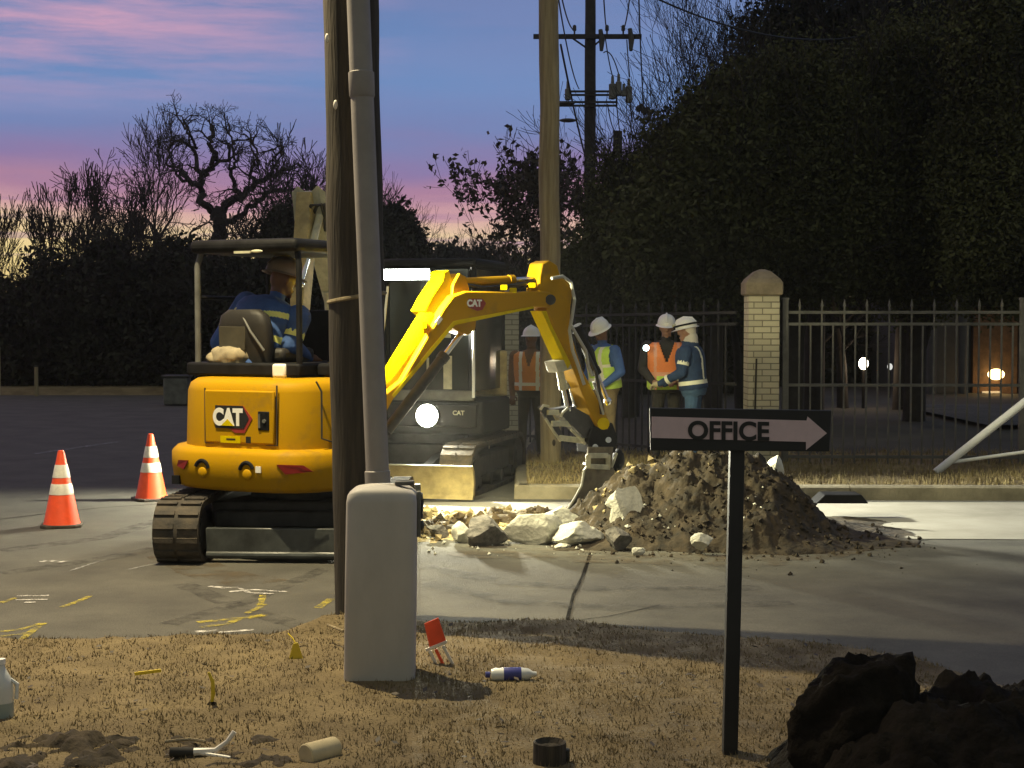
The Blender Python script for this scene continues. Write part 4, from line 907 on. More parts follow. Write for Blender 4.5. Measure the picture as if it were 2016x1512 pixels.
# ================================================================== people
def person(label, loc, yaw, scale, jacket, trousers, skin, arms, legs=None, hip=.93, lean=0, side=0, head_pitch=0, head_yaw=0, vest=None, hat='hat_white',
           glove=None, bulk=1.0, hood=None, cuffs=None, curl=35, hair='hair', goggles=False):
    """one continuous remeshed body; local frame: x to the person's right, y forward, z up.  arms: [(elbow, wrist, fingers_dir)] left, right"""
    root = thing('person', label, 'person', loc, yaw); root.scale = (scale,) * 3
    V = Vector; prims = []; b = MB(); mats = [jacket, trousers, skin, 'boot', glove or skin, 'eye', hood or skin]
    J, T, S, B, G, E, HD = range(7)
    def cap(p0, p1, r0, r1, mi, n=12):
        p0, p1 = V(p0), V(p1); k = 6; pts = [p0.lerp(p1, i / k) for i in range(k + 1)]
        b.tube(pts, [r0 + (r1 - r0) * i / k for i in range(k + 1)], n); b.ell(p0, (r0,) * 3, seg=n, rings=7); b.ell(p1, (r1,) * 3, seg=n, rings=7)
        prims.append((p0, p1, r0, r1, mi))
    ax = V((math.sin(R(side)), math.sin(R(lean)), 1)); ax.z = math.sqrt(max(.05, 1 - min(.95, ax.x ** 2 + ax.y ** 2))); ax.normalize()
    rt = (V((1, 0, 0)) - ax * ax.x).normalized(); fw = ax.cross(rt)
    P0 = V((0, 0, hip)); LT = .56
    def T3(h, x=0, y=0): return P0 + ax * (h * LT) + rt * x + fw * y
    prof = [(-.16, .145, .105), (-.05, .172, .125), (.08, .172, .128), (.25, .165, .122), (.45, .178, .128), (.65, .195, .132), (.78, .20, .125), (.88, .185, .108), (.95, .125, .085), (1.0, .07, .062)]
    def ring(h, rx, ry, n=28, gx=1.0): return [T3(h, math.copysign(abs(math.cos(2 * math.pi * k / n)) ** .85, math.cos(2 * math.pi * k / n)) * rx * bulk, math.sin(2 * math.pi * k / n) * ry * bulk) for k in range(n)]
    b.loft([ring(*p) for p in prof])
    prims.append((T3(.12), T3(.80), .17, .17, J)); prims.append((T3(-.16), T3(-.02), .15, .165, T))
    prims.append((T3(.84, -.15), T3(.84, .15), .09, .09, J))
    # neck + head
    nk = T3(1.0); hc = nk + ax * .075 + V((0, .015, .078))
    HM = Matrix.Rotation(R(head_yaw), 3, 'Z') @ Matrix.Rotation(R(-head_pitch), 3, 'X')
    hd = lambda x, y, z: hc + HM @ V((x, y, z))
    cap(T3(.96), hd(0, -.015, -.07), .062, .058, HD if hood else S)
    def hell(c, r, mi): b.ell(hd(*c), r, rot=HM, seg=18, rings=12); prims.append((hd(*c), hd(*c), min(r), min(r), mi))
    b.ell(hd(0, 0, .012), (.077, .098, .112), rot=HM, seg=22, rings=14); prims.append((hd(0, -.01, .0), hd(0, .02, .02), .085, .085, S))
    hell((0, .035, -.065), (.056, .062, .052), S); hell((0, .078, -.098), (.026, .022, .02), S)
    b.prism([hd(-.016, .088, -.022), hd(.016, .088, -.022), hd(.008, .09, .035), hd(-.008, .09, .035)], HM @ V((0, .026, -.004))); prims.append((hd(0, .1, -.02), hd(0, .095, .03), .014, .01, S))
    for s_ in (-1, 1):
        hell((.079 * s_, -.005, .0), (.012, .024, .034), S)
        hell((.032 * s_, .088, .024), (.015, .011, .010), E)
        cap(hd(.016 * s_, .096, .046), hd(.05 * s_, .084, .046), .009, .008, S, 8)
    cap(hd(-.02, .098, -.06), hd(.02, .098, -.06), .008, .008, S, 8)
    if hood:
        hell((0, -.035, .02), (.092, .088, .125), HD); hell((0, -.05, -.09), (.088, .075, .085), HD); cap(hd(0, -.04, -.1), T3(.95, 0, -.02), .085, .11, HD)
    # arms with five fingers
    for i, (el, wr, fd) in enumerate(arms):
        s_ = -1 if i == 0 else 1; sh = T3(.84, .188 * s_ * bulk)
        el, wr, fd = V(el), V(wr), V(fd).normalized()
        cap(sh, el, .068 * bulk, .052 * bulk, J); cap(el, wr, .052 * bulk, .040, J)
        pc = wr + fd * .055; sd = fd.cross(V((0, 0, 1))); sd = sd.normalized() if sd.length > .1 else V((0, 1, 0)); nn = sd.cross(fd).normalized()
        cap(wr - fd * .01, pc + fd * .015, .032, .036, G, 10)
        for f in range(4):
            o_ = sd * (.026 * (f - 1.5) * 1.05); L1 = (.036, .042, .039, .030)[f]
            p0 = pc + fd * .03 + o_; p1 = p0 + (fd * math.cos(R(curl * .6)) - nn * math.sin(R(curl * .6))) * L1; p2 = p1 + (fd * math.cos(R(curl * 1.7)) - nn * math.sin(R(curl * 1.7))) * L1 * .9
            cap(p0, p1, .0125, .0115, G, 8); cap(p1, p2, .0115, .0095, G, 8)
        t0 = wr + fd * .025 - sd * .034 * s_; t1 = t0 + (fd * .6 - sd * .7 * s_ - nn * .3).normalized() * .04; cap(t0, t1, .0145, .012, G, 8); cap(t1, t1 + (fd - nn * .4).normalized() * .032, .012, .0105, G, 8)
    # legs
    legs = legs or [((-.115, .02, .49), (-.125, -.02, .09)), ((.115, .03, .49), (.125, -.01, .09))]
    for i, (kn, an) in enumerate(legs):
        s_ = -1 if i == 0 else 1; hp2 = P0 + rt * .09 * s_ - ax * .03
        cap(hp2, kn, .098, .066, T); cap(kn, an, .066, .05, T)
        an = V(an); cap(an + V((0, -.03, -.045)), an + V((.015 * s_, .15, -.052)), .042, .036, B, 10); cap(an + V((0, 0, .03)), an + V((0, -.01, -.04)), .05, .046, B, 10)
    # one skin
    me = bpy.data.meshes.new('tmp'); me.from_pydata(b.v, [], b.f)
    o = bpy.data.objects.new('body', me); C.objects.link(o)
    bb = bmesh.new(); bb.from_mesh(me); bmesh.ops.recalc_face_normals(bb, faces=bb.faces); bb.to_mesh(me); bb.free()
    rm = o.modifiers.new('r', 'REMESH'); rm.mode = 'VOXEL'; rm.voxel_size = .0085
    sm = o.modifiers.new('s', 'SMOOTH'); sm.factor = .5; sm.iterations = 2
    dg = bpy.context.evaluated_depsgraph_get(); m2 = bpy.data.meshes.new_from_object(o.evaluated_get(dg)); o.modifiers.clear(); o.data = m2; m2.name = 'body'
    n = len(m2.polygons); cen = np.empty(n * 3, np.float32); m2.polygons.foreach_get('center', cen); cen = cen.reshape(-1, 3)
    best = np.full(n, 1e9, np.float32); mi = np.zeros(n, np.int32)
    for p0, p1, r0, r1, k in prims:
        a = np.array(p0); d = np.array(p1) - a; L2 = float(d @ d)
        t = np.clip(((cen - a) @ d) / L2, 0, 1) if L2 > 1e-12 else np.zeros(n)
        dist = np.linalg.norm(cen - a - t[:, None] * d, axis=1) - (r0 + (r1 - r0) * t)
        w = dist < best; best[w] = dist[w]; mi[w] = k
    m2.materials.clear()
    for x in mats: m2.materials.append(M[x])
    m2.polygons.foreach_set('material_index', mi); m2.polygons.foreach_set('use_smooth', [True] * n)
    o.parent = root
    if vest:
        hs = np.linspace(*vest.get('span', (.0, .955)), 84); NK = 144; rings = []; pr = np.array(prof); grow = vest.get('grow', .026)
        for h in hs:
            rx = np.interp(h, pr[:, 0], pr[:, 1]) * bulk + grow; ry = np.interp(h, pr[:, 0], pr[:, 2]) * bulk + grow
            rings.append([(math.copysign(abs(math.cos(2 * math.pi * k / NK)) ** .85, math.cos(2 * math.pi * k / NK)) * rx, math.sin(2 * math.pi * k / NK) * ry, h) for k in range(NK)])
        vs_ = [tuple(T3(h, x, y)) for r_ in rings for x, y, h in r_]; fs = []; ml = []
        for i in range(len(hs) - 1):
            for k in range(NK):
                k2 = (k + 1) % NK; x, y, h = [(rings[i][k][q] + rings[i + 1][k2][q]) / 2 for q in range(3)]
                if y > 0 and abs(x) < vest.get('vw', .12) * (h - vest.get('vz', .62)) / .33: continue        # neck opening
                if abs(x) > .155 * bulk and h > .5 and abs(x) > .19 * bulk: continue       # armholes
                fs.append((i * NK + k, i * NK + k2, (i + 1) * NK + k2, (i + 1) * NK + k)); ml.append(vest['col'](x, y, h))
        v = MB(); v.add(vs_, fs); v.mi = ml; vo = v.build('vest', vest['mats'], root, angle=80)
        sd = vo.modifiers.new('thick', 'SOLIDIFY'); sd.thickness = .008
    for (i, frac, r, w, m) in cuffs or ():            # bands round a sleeve: arm, place along upper (0-1) or fore (1-2) arm
        el, wr = V(arms[i][0]), V(arms[i][1]); sh = T3(.84, .188 * (-1 if i == 0 else 1) * bulk)
        a, e = (sh, el) if frac < 1 else (el, wr); p = a.lerp(e, frac % 1); d = (e - a).normalized()
        q = MB(); q.tube([p - d * w / 2, p + d * w / 2], r, 18, caps=False); q.build('sleeve_band', m, root)
    if hat:
        q = MB(); rr = []; up0 = .05
        for t in np.linspace(0, 1, 9):
            a = t * math.pi / 2; rr.append([hd(math.cos(2 * math.pi * k / 28) * .115 * math.cos(a) ** .8 if t < 1 else .002 * math.cos(2 * math.pi * k / 28),
                                              -.008 + math.sin(2 * math.pi * k / 28) * (.138 * math.cos(a) ** .8 if t < 1 else .002), up0 + .125 * math.sin(a)) for k in range(28)])
        brim = []
        for (ex, z) in ((0.0, up0), (.022, up0 - .012), (.026, up0 - .016), (.020, up0 - .018), (-.004, up0 - .006)):
            brim.append([hd(math.cos(2 * math.pi * k / 28) * (.115 + ex * .8), -.008 + math.sin(2 * math.pi * k / 28) * (.138 + ex) + max(0, math.sin(2 * math.pi * k / 28)) ** 3 * ex * 1.6, z) for k in range(28)])
        q.loft(rr); q.loft(brim, caps=False)
        q.tube([hd(0, -.14 + .0, up0 + .04), hd(0, -.10, up0 + .105), hd(0, 0, up0 + .132), hd(0, .09, up0 + .108), hd(0, .128, up0 + .045)], .014, 8)
        ho = q.build('hard_hat', hat, root, angle=50)
        if goggles:
            g = MB(); g.tube([hd(math.cos(a) * .128, -.008 + math.sin(a) * .15, up0 + .035) for a in np.linspace(0, 2 * math.pi, 24)], .012, 6); g.build('goggle_strap', 'black', ho)
            g = MB(); g.ell(hd(0, .135, up0 + .055), (.06, .03, .028), rot=HM); g.build('goggles', 'pale_steel_and_glint', ho)
    elif hair:
        pass
    return root
def col_plain(bands_x, bands_h, split=None):
    def f(x, y, h):
        if any(a <= h <= b_ for a, b_ in bands_h): return 1
        if any(a <= abs(x) <= b_ for a, b_ in bands_x): return 1
        if split is not None and h < split: return 2
        return 0
    return f
GV = verge_z
def at_verge(X, d): x = (X - 1008) / F_PX * d; return (x, d, GV(x, d) + .0)
person('person in brown jacket and amber vest standing behind the pale wooden pole', at_verge(1046, 19.3), 168, .915, 'coat_brown', 'olive', 'skin',
       [((-.27, -.02, 1.12), (-.24, .10, .88), (0.05, .3, -1)), ((.27, -.02, 1.12), (.25, .08, .87), (0, .3, -1))], bulk=1.22, head_yaw=-18, head_pitch=0,
       vest=dict(col=col_plain([(.095, .145)], [(.12, .19)]), mats=['vest_amber', 'vest_band'], grow=.03, vw=.06, vz=.55))
person('person in lime vest, blue sleeves and tan trousers behind the digging arm', at_verge(1192, 18.6), 128, .96, 'coat_blue', 'khaki', 'skin',
       [((-.29, .0, 1.14), (-.20, .20, .98), (.3, 1, -.2)), ((.28, .02, 1.14), (.18, .22, 1.0), (-.3, 1, -.2))], bulk=1.2, head_pitch=26, lean=6, head_yaw=8,
       vest=dict(col=col_plain([(.10, .15)], [(.17, .25), (.5, .56)]), mats=['vest_lime', 'vest_band'], grow=.03, vw=.08, vz=.7))
person('person in orange and lime vest with dark sleeves, facing the camera', at_verge(1312, 18.85), 176, .985, 'coat_dark', 'coat_dark', 'skin_light',
       [((-.30, .03, 1.13), (-.14, .24, .98), (.7, .6, -.1)), ((.30, .03, 1.13), (.17, .22, .97), (-.6, .7, -.1))], bulk=1.25, head_pitch=10,
       vest=dict(span=(-.1, .955), col=col_plain([(.125, .16)], [(.20, .29)], .20), mats=['vest_orange', 'band_pink', 'vest_lime'], grow=.03, vw=.07, vz=.48))
person('person in navy overalls and white hood turned left with pale gloves', at_verge(1366, 18.35), 72, .975, 'coat_navy', 'jeans', 'skin_light',
       [((-.28, .10, 1.14), (-.20, .38, 1.0), (.2, 1, -.2)), ((.27, .12, 1.13), (.13, .40, .98), (-.1, 1, -.1))], bulk=1.25, head_pitch=12, lean=7, hood='hood', glove='glove', curl=45, goggles=True,
       cuffs=[(0, .55, .074, .05, 'vest_band'), (1, .62, .074, .05, 'vest_band'), (0, 1.6, .060, .045, 'vest_band'), (1, 1.55, .060, .045, 'vest_band')],
       vest=dict(col=lambda x, y, h: 1 if .10 < h < .19 or (y < 0 and abs(abs(x) - .09 - (h - .3) * .05) < .022 and h > .2) else 0, mats=['coat_navy', 'vest_band'], grow=.016, vw=.05, vz=.9, span=(.0, .93)))
op = C1 + H1 @ Vector((-.43, -.19, 0))
person('person in blue jacket and tan hard hat seated in the open canopy', (op.x, op.y, .385), -30, 1.15, 'coat_blue', 'coat_navy', 'skin',
       [((-.33, .10, 1.16), (-.30, .36, 1.06), (0, 1, -.2)), ((.34, .10, 1.15), (.30, .36, 1.05), (0, 1, -.2))],
       legs=[((-.14, .42, .95), (-.15, .50, .52)), ((.14, .42, .95), (.15, .50, .52))], hip=.98, lean=24, side=12, head_pitch=14, head_yaw=-25, hat='hat_tan', bulk=1.42,
       cuffs=[(0, .62, .083, .05, 'band_lime'), (1, .62, .083, .05, 'band_lime')],
       vest=dict(col=lambda x, y, h: 1 if y < .03 and ((x > -.02 and .585 < h - x * .55 < .665) or (x > .02 and .40 < h + (.12 - abs(x - .12)) * .5 < .48) or (x < -.185 and .55 < h < .68)) else 0, mats=['coat_blue', 'band_lime'], grow=.012, vw=.05, vz=.9, span=(.0, .93)))
# clip-on torch shining at chest height
M['lamp_torch'] = emitter('torch_glow', (.75, 1, 1), 18)
p = at(1272, 685, 18.55)
o = thing('flashlight', 'small bright flashlight clipped at the shoulder of the orange vest', 'flashlight', p)
b = MB(); b.cyl((.0, .08, 0), (0, .0, 0), .018, .024, n=12); b.build('flashlight_body', 'black', o)
b = MB(); b.cyl((0, -.003, 0), (0, -.010, 0), .036, n=14); b.build('lens', 'lamp_torch', o)

# ================================================================== street things
def cone_parts(root):
    prof = [(.168, .028), (.16, .05), (.032, .69), (.026, .705), (.012, .708)]
    rad = lambda z: .16 + (.032 - .16) * (z - .05) / .64
    b = MB(); b.lathe(prof, n=36); body = b.build('cone_body', 'orange', root, angle=50)
    b = MB(); r = .185; oct_ = [(r, -.13), (r, .13), (.13, r), (-.13, r), (-r, .13), (-r, -.13), (-.13, -r), (.13, -r)]
    b.prism([(x, y, 0) for x, y in oct_], (0, 0, .028)); b.build('base', 'rubber', root, bevel=.006)
    for z0, z1 in ((.30, .40), (.455, .575)):
        b = MB(); b.lathe([(rad(z0) + .001, z0), (rad(z0) + .003, z0 + .002), (rad(z1) + .003, z1 - .002), (rad(z1) + .001, z1)], n=36); b.build('reflective_sleeve', 'cone_white', root, angle=50)
    return root
p = gp(122, 1036); c0 = thing('traffic_cone', 'orange traffic cone with two white sleeves, the nearer one at the left edge', 'traffic cone', p, 12, 'traffic cones in the road'); cone_parts(c0)
c1 = c0.copy(); C.objects.link(c1); c1.location = gp(298, 984); c1.rotation_euler = (0, 0, R(30)); c1['label'] = 'orange traffic cone with two white sleeves, the farther one beside the yellow excavator'
for ch in c0.children:
    d = ch.copy(); C.objects.link(d); d.parent = c1

# near wooden pole, riser pipe, cabinet
def knotty(pts, r0, r1, n=28, seed=0, steps=40):
    b = MB(); P_, rs = [], []
    for i in range(steps + 1):
        t = i / steps; p = pts[0].lerp(pts[1], t); P_.append(p + Vector((.012 * fbm((t * 6, seed, 0), 2), .012 * fbm((t * 6, seed, 5), 2), 0))); rs.append((r0 + (r1 - r0) * t) * (1 + .05 * fbm((t * 9, seed, 2), 3)))
    b.tube(P_, rs, n); return b
pb = gp(716, 1218); pt_ = at(671, -900, 9.75)
up = thing('utility_pole', 'near dark wooden pole with street lamp, standing behind the grey cabinet', 'utility pole', pb)
W = xf_world(pb); Tm = pb + (pt_ - pb) * 1.0
b = knotty((Vector((0, 0, -.1)), Tm - pb), .182, .168, seed=3); b.build('pole_shaft', 'wood', up, angle=80)
def along(z): t = (z - pb.z) / (Tm.z - pb.z); return (Tm - pb) * t
for X, Y in ((676, 585),):
    z = at(X, Y, 9.55).z; p = along(z); b = MB(); b.tube([p + Vector((math.cos(a) * .178, math.sin(a) * .178, .03 * math.cos(a))) for a in np.linspace(0, 2 * math.pi, 30)], .014, 6); b.build('tie_band', 'wood_pale', up)
for X, Y in ((645, 72), (660, 204), (683, 640)):
    z = at(X, Y, 9.5).z; p = along(z); b = MB(); b.ell(p + Vector(((X - 692) / 3000 * 9.5 * .9, -.160, 0)), (.014, .012, .03)); b.build('bark_scar', 'cone_white' if Y < 300 else 'wood_dark', up)
LP = Vector((-2.75, 10.35, 7.4)); a0 = along(6.7)
b = MB(); b.tube([a0, a0 + Vector((-.5, .2, .55)), LP - pb + Vector((.5, -.2, .05)), LP - pb], .03, 8); arm = b.build('lamp_arm', 'grey_steel', up)
b = MB(); b.ell(LP - pb + Vector((-.1, .03, .02)), (.32, .14, .09)); lh = b.build('lamp_head', 'grey_steel', up)
M['lamp_street'] = emitter('street_lamp_glow', STREET_C, 20)
b = MB(); b.ell(LP - pb + Vector((-.12, .03, -.06)), (.2, .1, .05)); b.build('lens', 'lamp_street', lh)
lamp('street_lamp_beam', 'SPOT', LP + Vector((-.12, .03, -.14)), LP + Vector((-.0, -.3, -7)), STREET_W, STREET_C, up, 98, 1.0, .035)

q0 = gp(748, 1000, .84); q0 = at(746, 1000, 9.33); q1 = at(693, -300, 9.46)
rp = thing('riser_pipe', 'pale grey plastic riser pipe slanting up in front of the dark wooden pole', 'pipe', (q0.x, q0.y, 0))
W = xf_world((q0.x, q0.y, 0)); b = MB(W); b.tube([Vector((q0.x + .012, q0.y, -.05)), q0, q1], .071, 28); b.build('pipe_length', 'pvc', rp)
d = (q1 - q0).normalized()
tz = (at(708, 165, 9.4).z - q0.z) / (q1.z - q0.z); c_ = q0.lerp(q1, tz)
b = MB(W); b.tube([c_ - d * .085, c_ - d * .07, c_ + d * .07, c_ + d * .075], [.072, .079, .080, .072], 28); b.build('coupling', 'pvc', rp)
tz = (at(744, 945, 9.3).z - q0.z) / (q1.z - q0.z); c_ = q0.lerp(q1, tz)
b = MB(W); b.tube([c_ - d * .06, c_ + d * .05, c_ + d * .055], [.079, .079, .072], 28); b.build('coupling', 'pvc', rp)

p = gp(746, 1352); cab = thing('utility_cabinet', 'tall grey plastic utility cabinet with a domed lid on the dry lawn', 'utility cabinet', (p.x, p.y, .03), 2)
b = MB(); rr = []
for z, w, dd in ((-.05, .186, .15), (.0, .186, .15), (.5, .186, .15), (.93, .184, .148), (.962, .178, .14), (.982, .155, .12), (.992, .10, .07), (.995, .01, .01)):
    ring = []
    for k in range(40):
        a = 2 * math.pi * k / 40; ca, sa = math.cos(a), math.sin(a)
        ring.append((math.copysign(abs(ca) ** .28, ca) * w + .016 * z, .13 + math.copysign(abs(sa) ** .28, sa) * dd, z + (.02 * (1 - (ca * .9) ** 2) if z > .95 else 0)))
    rr.append(ring)
b.loft(rr); b.build('cabinet_shell', 'box_grey', cab, angle=50)
b = MB(); b.box((.207, .10, .86), (.02, .05, .24)); b.box((.212, .13, .95), (.03, .09, .03)); b.build('door_hasp', 'grey_steel', cab, bevel=.004)
b = MB(); b.tube([(.215, .10, .97), (.225, .14, .92), (.22, .1, .84)], .008, 6); b.ell((.222, .1, .8), (.014, .02, .026)); b.build('padlock', 'dark', cab)
b = MB(); b.box((.13, .16, 1.018), (.10, .07, .022)); b.build('lid_catch', 'dark', cab, bevel=.006)

# OFFICE sign
p = gp(1440, 1500); sg = thing('office_sign', 'black OFFICE sign with a pale arrow pointing right on a square post', 'sign', (p.x, p.y, 0), 0)
sp = lambda X, Y, off=0.0: at(X, Y, p.y + off) - p
b = MB(); tl, tr, br, bl = sp(1279, 803), sp(1637, 808), sp(1633, 889), sp(1281, 887)
b.prism([tl, tr, br, bl], (0, .022, 0)); bd = b.build('sign_board', 'sign_black', sg, smooth=False, bevel=.003)
b = MB(); b.prism([sp(X, Y, -.004) for X, Y in ((1283, 820), (1588, 828), (1590, 820), (1628, 853), (1587, 886), (1587, 870), (1283, 862))], (0, .003, 0)); b.build('arrow', 'sign_pink', bd, smooth=False)
ov = sp(1434, 865, -.0065); sx_ = (tr - tl).normalized(); sx_.y = 0
text_part('OFFICE', 'lettering', 'sign_ink', bd, ov, sx_, (0, 0, 1), 36.5 / 3000 * p.y, .0012, .0034, sx=1.0)
b = MB(); h = sp(1455, 887); f_ = sp(1439, 1520); b.bar(Vector((f_.x, .055, -.1)), Vector((h.x, .055, h.z + .10)), .062, .062); b.build('post', 'sign_black', sg, smooth=False, bevel=.004)

# litter and markers on the lawn
p = gp(1012, 1350); o = thing('bottle', 'empty plastic bottle with a blue label lying on the lawn', 'bottle', (p.x, p.y, .06), -4)
b = MB(Matrix.Rotation(R(90), 4, 'Y')); b.lathe([(.0, -.12), (.028, -.12), (.034, -.105), (.034, -.06), (.036, -.055), (.036, .04), (.034, .05), (.03, .075), (.014, .1), (.012, .118)], n=20); b.build('bottle_body', 'bottle_clear', o)
b = MB(Matrix.Rotation(R(90), 4, 'Y')); b.lathe([(.0368, -.055), (.0372, -.053), (.0372, .035), (.0368, .037)], n=20); b.build('label_wrap', 'bottle_blue', o)
b = MB(Matrix.Rotation(R(90), 4, 'Y')); b.cyl((0, 0, -.125), (0, 0, -.15), .016, n=14); b.build('cap', 'bottle_blue', o)
o.rotation_euler = (0, 0, R(4))
p = gp(12, 1425); o = thing('jug', 'cloudy plastic jug with pale liquid at the left edge', 'jug', (p.x - .02, p.y, .02))
b = MB(); b.lathe([(.0, 0), (.05, 0), (.055, .01), (.055, .15), (.05, .19), (.03, .225), (.018, .25), (.018, .27)], n=20); b.build('jug_body', 'bottle_clear', o)
b = MB(); b.cyl((0, 0, .265), (0, 0, .29), .021, n=14); b.build('cap', 'white', o)
b = MB(); b.lathe([(.0, .004), (.0556, .012), (.0558, .085), (.0, .086)], n=20); b.build('liquid', 'plastic_teal', o)
b = MB(); b.tube([(.045, 0, .19), (.075, 0, .17), (.07, 0, .1)], .01, 6); b.build('handle', 'bottle_clear', o)
p = gp(582, 1308); o = thing('marker_flag', 'yellow cone shaped marker tab standing at the lawn edge', 'marker flag', (p.x, p.y, .02))
b = MB(); b.prism([(-.04, 0, 0), (.045, 0, .0), (.012, .01, .10), (-.015, .01, .095)], (0, .008, 0)); b.build('tab', 'flag_yellow', o, smooth=False, bevel=.002)
b = MB(); b.tube([(-.0, .012, .09), (-.02, .03, .12), (-.05, .06, .14)], .004, 6); b.build('wire', 'flag_yellow', o)
p = gp(290, 1349); b = MB(); b.bar((-.065, 0, .03), (.07, .01, .045), .012, .016); o = b.build('plastic_strip', 'flag_yellow'); o.location = (p.x, p.y, .03); tag(o, 'short yellow plastic strip lying flat on the lawn', 'plastic strip')
p = gp(416, 1402); o = thing('marker_flag', 'curved upright yellow marker whisker in the middle of the near lawn', 'marker flag', (p.x, p.y, .03))
b = MB(); b.tube([(0, 0, 0), (.01, 0, .06), (.008, 0, .12), (-.012, 0, .165)], [.006, .011, .010, .006], 6); b.build('whisker', 'flag_yellow', o)
b = MB(); b.ell((.004, 0, .005), (.025, .02, .018)); b.build('anchor', 'soil_dark', o)
p = gp(876, 1318); o = thing('folding_barrier', 'folded orange plastic panel and striped frame lying beside the cabinet', 'barrier', (p.x, p.y, .03), 0)
sp2 = lambda X, Y, dy=0: at(X, Y, p.y + dy) - o.location
b = MB(); b.prism([sp2(835, 1228), sp2(863, 1216), sp2(878, 1262), sp2(846, 1276)], (0, .008, 0)); b.build('panel', 'orange', o, smooth=False, bevel=.002)
for (a, c_, m) in (((838, 1280), (880, 1263), 'cone_white'), ((846, 1282), (864, 1318), 'cone_white'), ((858, 1278), (876, 1316), 'orange'), ((872, 1272), (896, 1316), 'cone_white'), ((862, 1320), (914, 1318), 'orange')):
    b = MB(); b.bar(sp2(*a), sp2(*c_), .014, .016); b.build('frame_bar', m, o, smooth=False, bevel=.002)
p = gp(636, 1506); o = thing('pipe_stub', 'short cream pipe stub lying at the bottom of the lawn', 'pipe', (p.x, p.y, .05), 25)
b = MB(); rr = [(-.09, .045), (-.085, .05), (.06, .05), (.065, .045)]; b.tube([(x, x * .4, .01) for x, r in rr], [r for x, r in rr], 20); b.build('stub_body', 'glove', o)
b = MB(); b.tube([(.06, .024, .01), (.068, .027, .01)], .036, 16); b.build('bore', 'dark', o)
p = gp(1082, 1512); o = thing('cut_post', 'sawn off dark wooden post stub with a hollow top', 'post', (p.x, p.y - .02, 0))
b = MB(); b.lathe([(.0, -.05), (.075, -.05), (.072, .02), (.070, .118), (.062, .122), (.05, .10), (.0, .09)], n=22); b.build('stump', 'wood', o, angle=40)
b = MB(); b.box((.075, .01, .06), (.02, .05, .05)); b.build('chip', 'wood_dark', o, bevel=.006)
p = gp(400, 1508); o = thing('broken_fitting', 'broken white plastic fitting with a bent arm in the near grass', 'fitting', (p.x, p.y, .04))
b = MB(); b.tube([(-.14, 0, .02), (-.04, 0, .02)], [.022, .02], 12); b.build('socket', 'wood_dark', o)
b = MB(); b.tube([(-.04, 0, .02), (.05, .01, .025), (.10, .02, .06), (.13, .03, .10)], [.018, .012, .01, .012], 8); b.build('bent_arm', 'cone_white', o)
b = MB(); b.tube([(-.04, 0, .02), (.12, -.02, .0)], .009, 8); b.build('straight_arm', 'cone_white', o)
for (px, lab, m) in ((((325, 1460), (375, 1455), (405, 1460)), 'pale dry stick lying near the bottom of the lawn', 'wood_pale'),
                     (((645, 1230), (660, 1236), (676, 1242)), 'thin pale stick leaning at the foot of the near pole', 'wood_pale')):
    pts = [gp(X, Y, .06 + (.08 if Y < 1300 else 0)) for X, Y in px]; b = MB(); b.tube(pts, .007, 6); tag(b.build('stick', m), lab, 'stick')
p = gp(1644, 986, .14); b = MB(); b.prism([(-.26, 0, 0), (-.17, 0, .085), (.18, 0, .085), (.25, 0, 0)], (0, .3, 0)); o = b.build('rubber_block', 'black', smooth=False, bevel=.01); o.location = (p.x, p.y - .35, .155); tag(o, 'low dark wedge shaped block on the far kerb right of the heap', 'block')

# ================================================================== poles and wires further off
p = gp(1085, 915, .16); p.z = .1; o = thing('utility_pole', 'pale lit wooden pole behind the excavator arm', 'utility pole', p)
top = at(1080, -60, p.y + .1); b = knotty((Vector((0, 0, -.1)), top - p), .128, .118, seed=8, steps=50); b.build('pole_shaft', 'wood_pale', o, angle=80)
b = MB(); z = at(1085, 870, p.y).z - p.z; b.ell((.03, -.122, z), (.02, .012, .04)); b.build('pole_tag', 'wood', o)
DP = 45.0
p = at(1160, 640, DP); p.z = 0; dp = thing('utility_pole', 'distant dark power pole with two crossarms and switchgear', 'utility pole', p)
b = knotty((Vector((0, 0, 0)), Vector((.02, 0, 13.5))), .19, .15, seed=12, steps=30); b.build('pole_shaft', 'wood_dark', dp, angle=80)
w2 = lambda X, Y, dy=0: at(X, Y, DP + dy) - p
b = MB(); b.bar(w2(1050, 72, -.2), w2(1263, 72, -.2), .11, .13); ca = b.build('crossarm', 'wood_dark', dp)
for X in (1092, 1131, 1195, 1227): b = MB(); q = w2(X, 68, -.2); b.tube([q, q + Vector((0, 0, .1)), q + Vector((0, 0, .12)), q + Vector((0, 0, .25)), q + Vector((0, 0, .28))], [.025, .03, .06, .055, .02], 10); b.build('insulator', 'dark', ca)
for (X, Y0, Y1) in ((1184, 58, 100), (1242, 56, 100)): b = MB(); b.tube([w2(X - 2, Y0, -.3), w2(X + 1, (Y0 + Y1) / 2, -.3), w2(X, Y1, -.35)], [.06, .09, .05], 8); b.build('fuse_cutout', 'dark', ca)
for X in (1128, 1186): b = MB(); b.bar(w2(X, 76, -.2), w2(1160, 98, -.18), .03, .05); b.build('brace', 'wood_dark', ca)
for Y in (180, 187, 201, 208): b = MB(); b.bar(w2(1100 if Y > 190 else 1112, Y, -.25), w2(1215 if Y > 190 else 1225, Y, -.25), .05, .06); ra = b.build('rack_rail', 'wood_dark', dp)
b = MB(); b.bar(w2(1214, 188, -.25), w2(1214, 209, -.25), .05, .05); b.build('rack_end', 'wood_dark', dp)
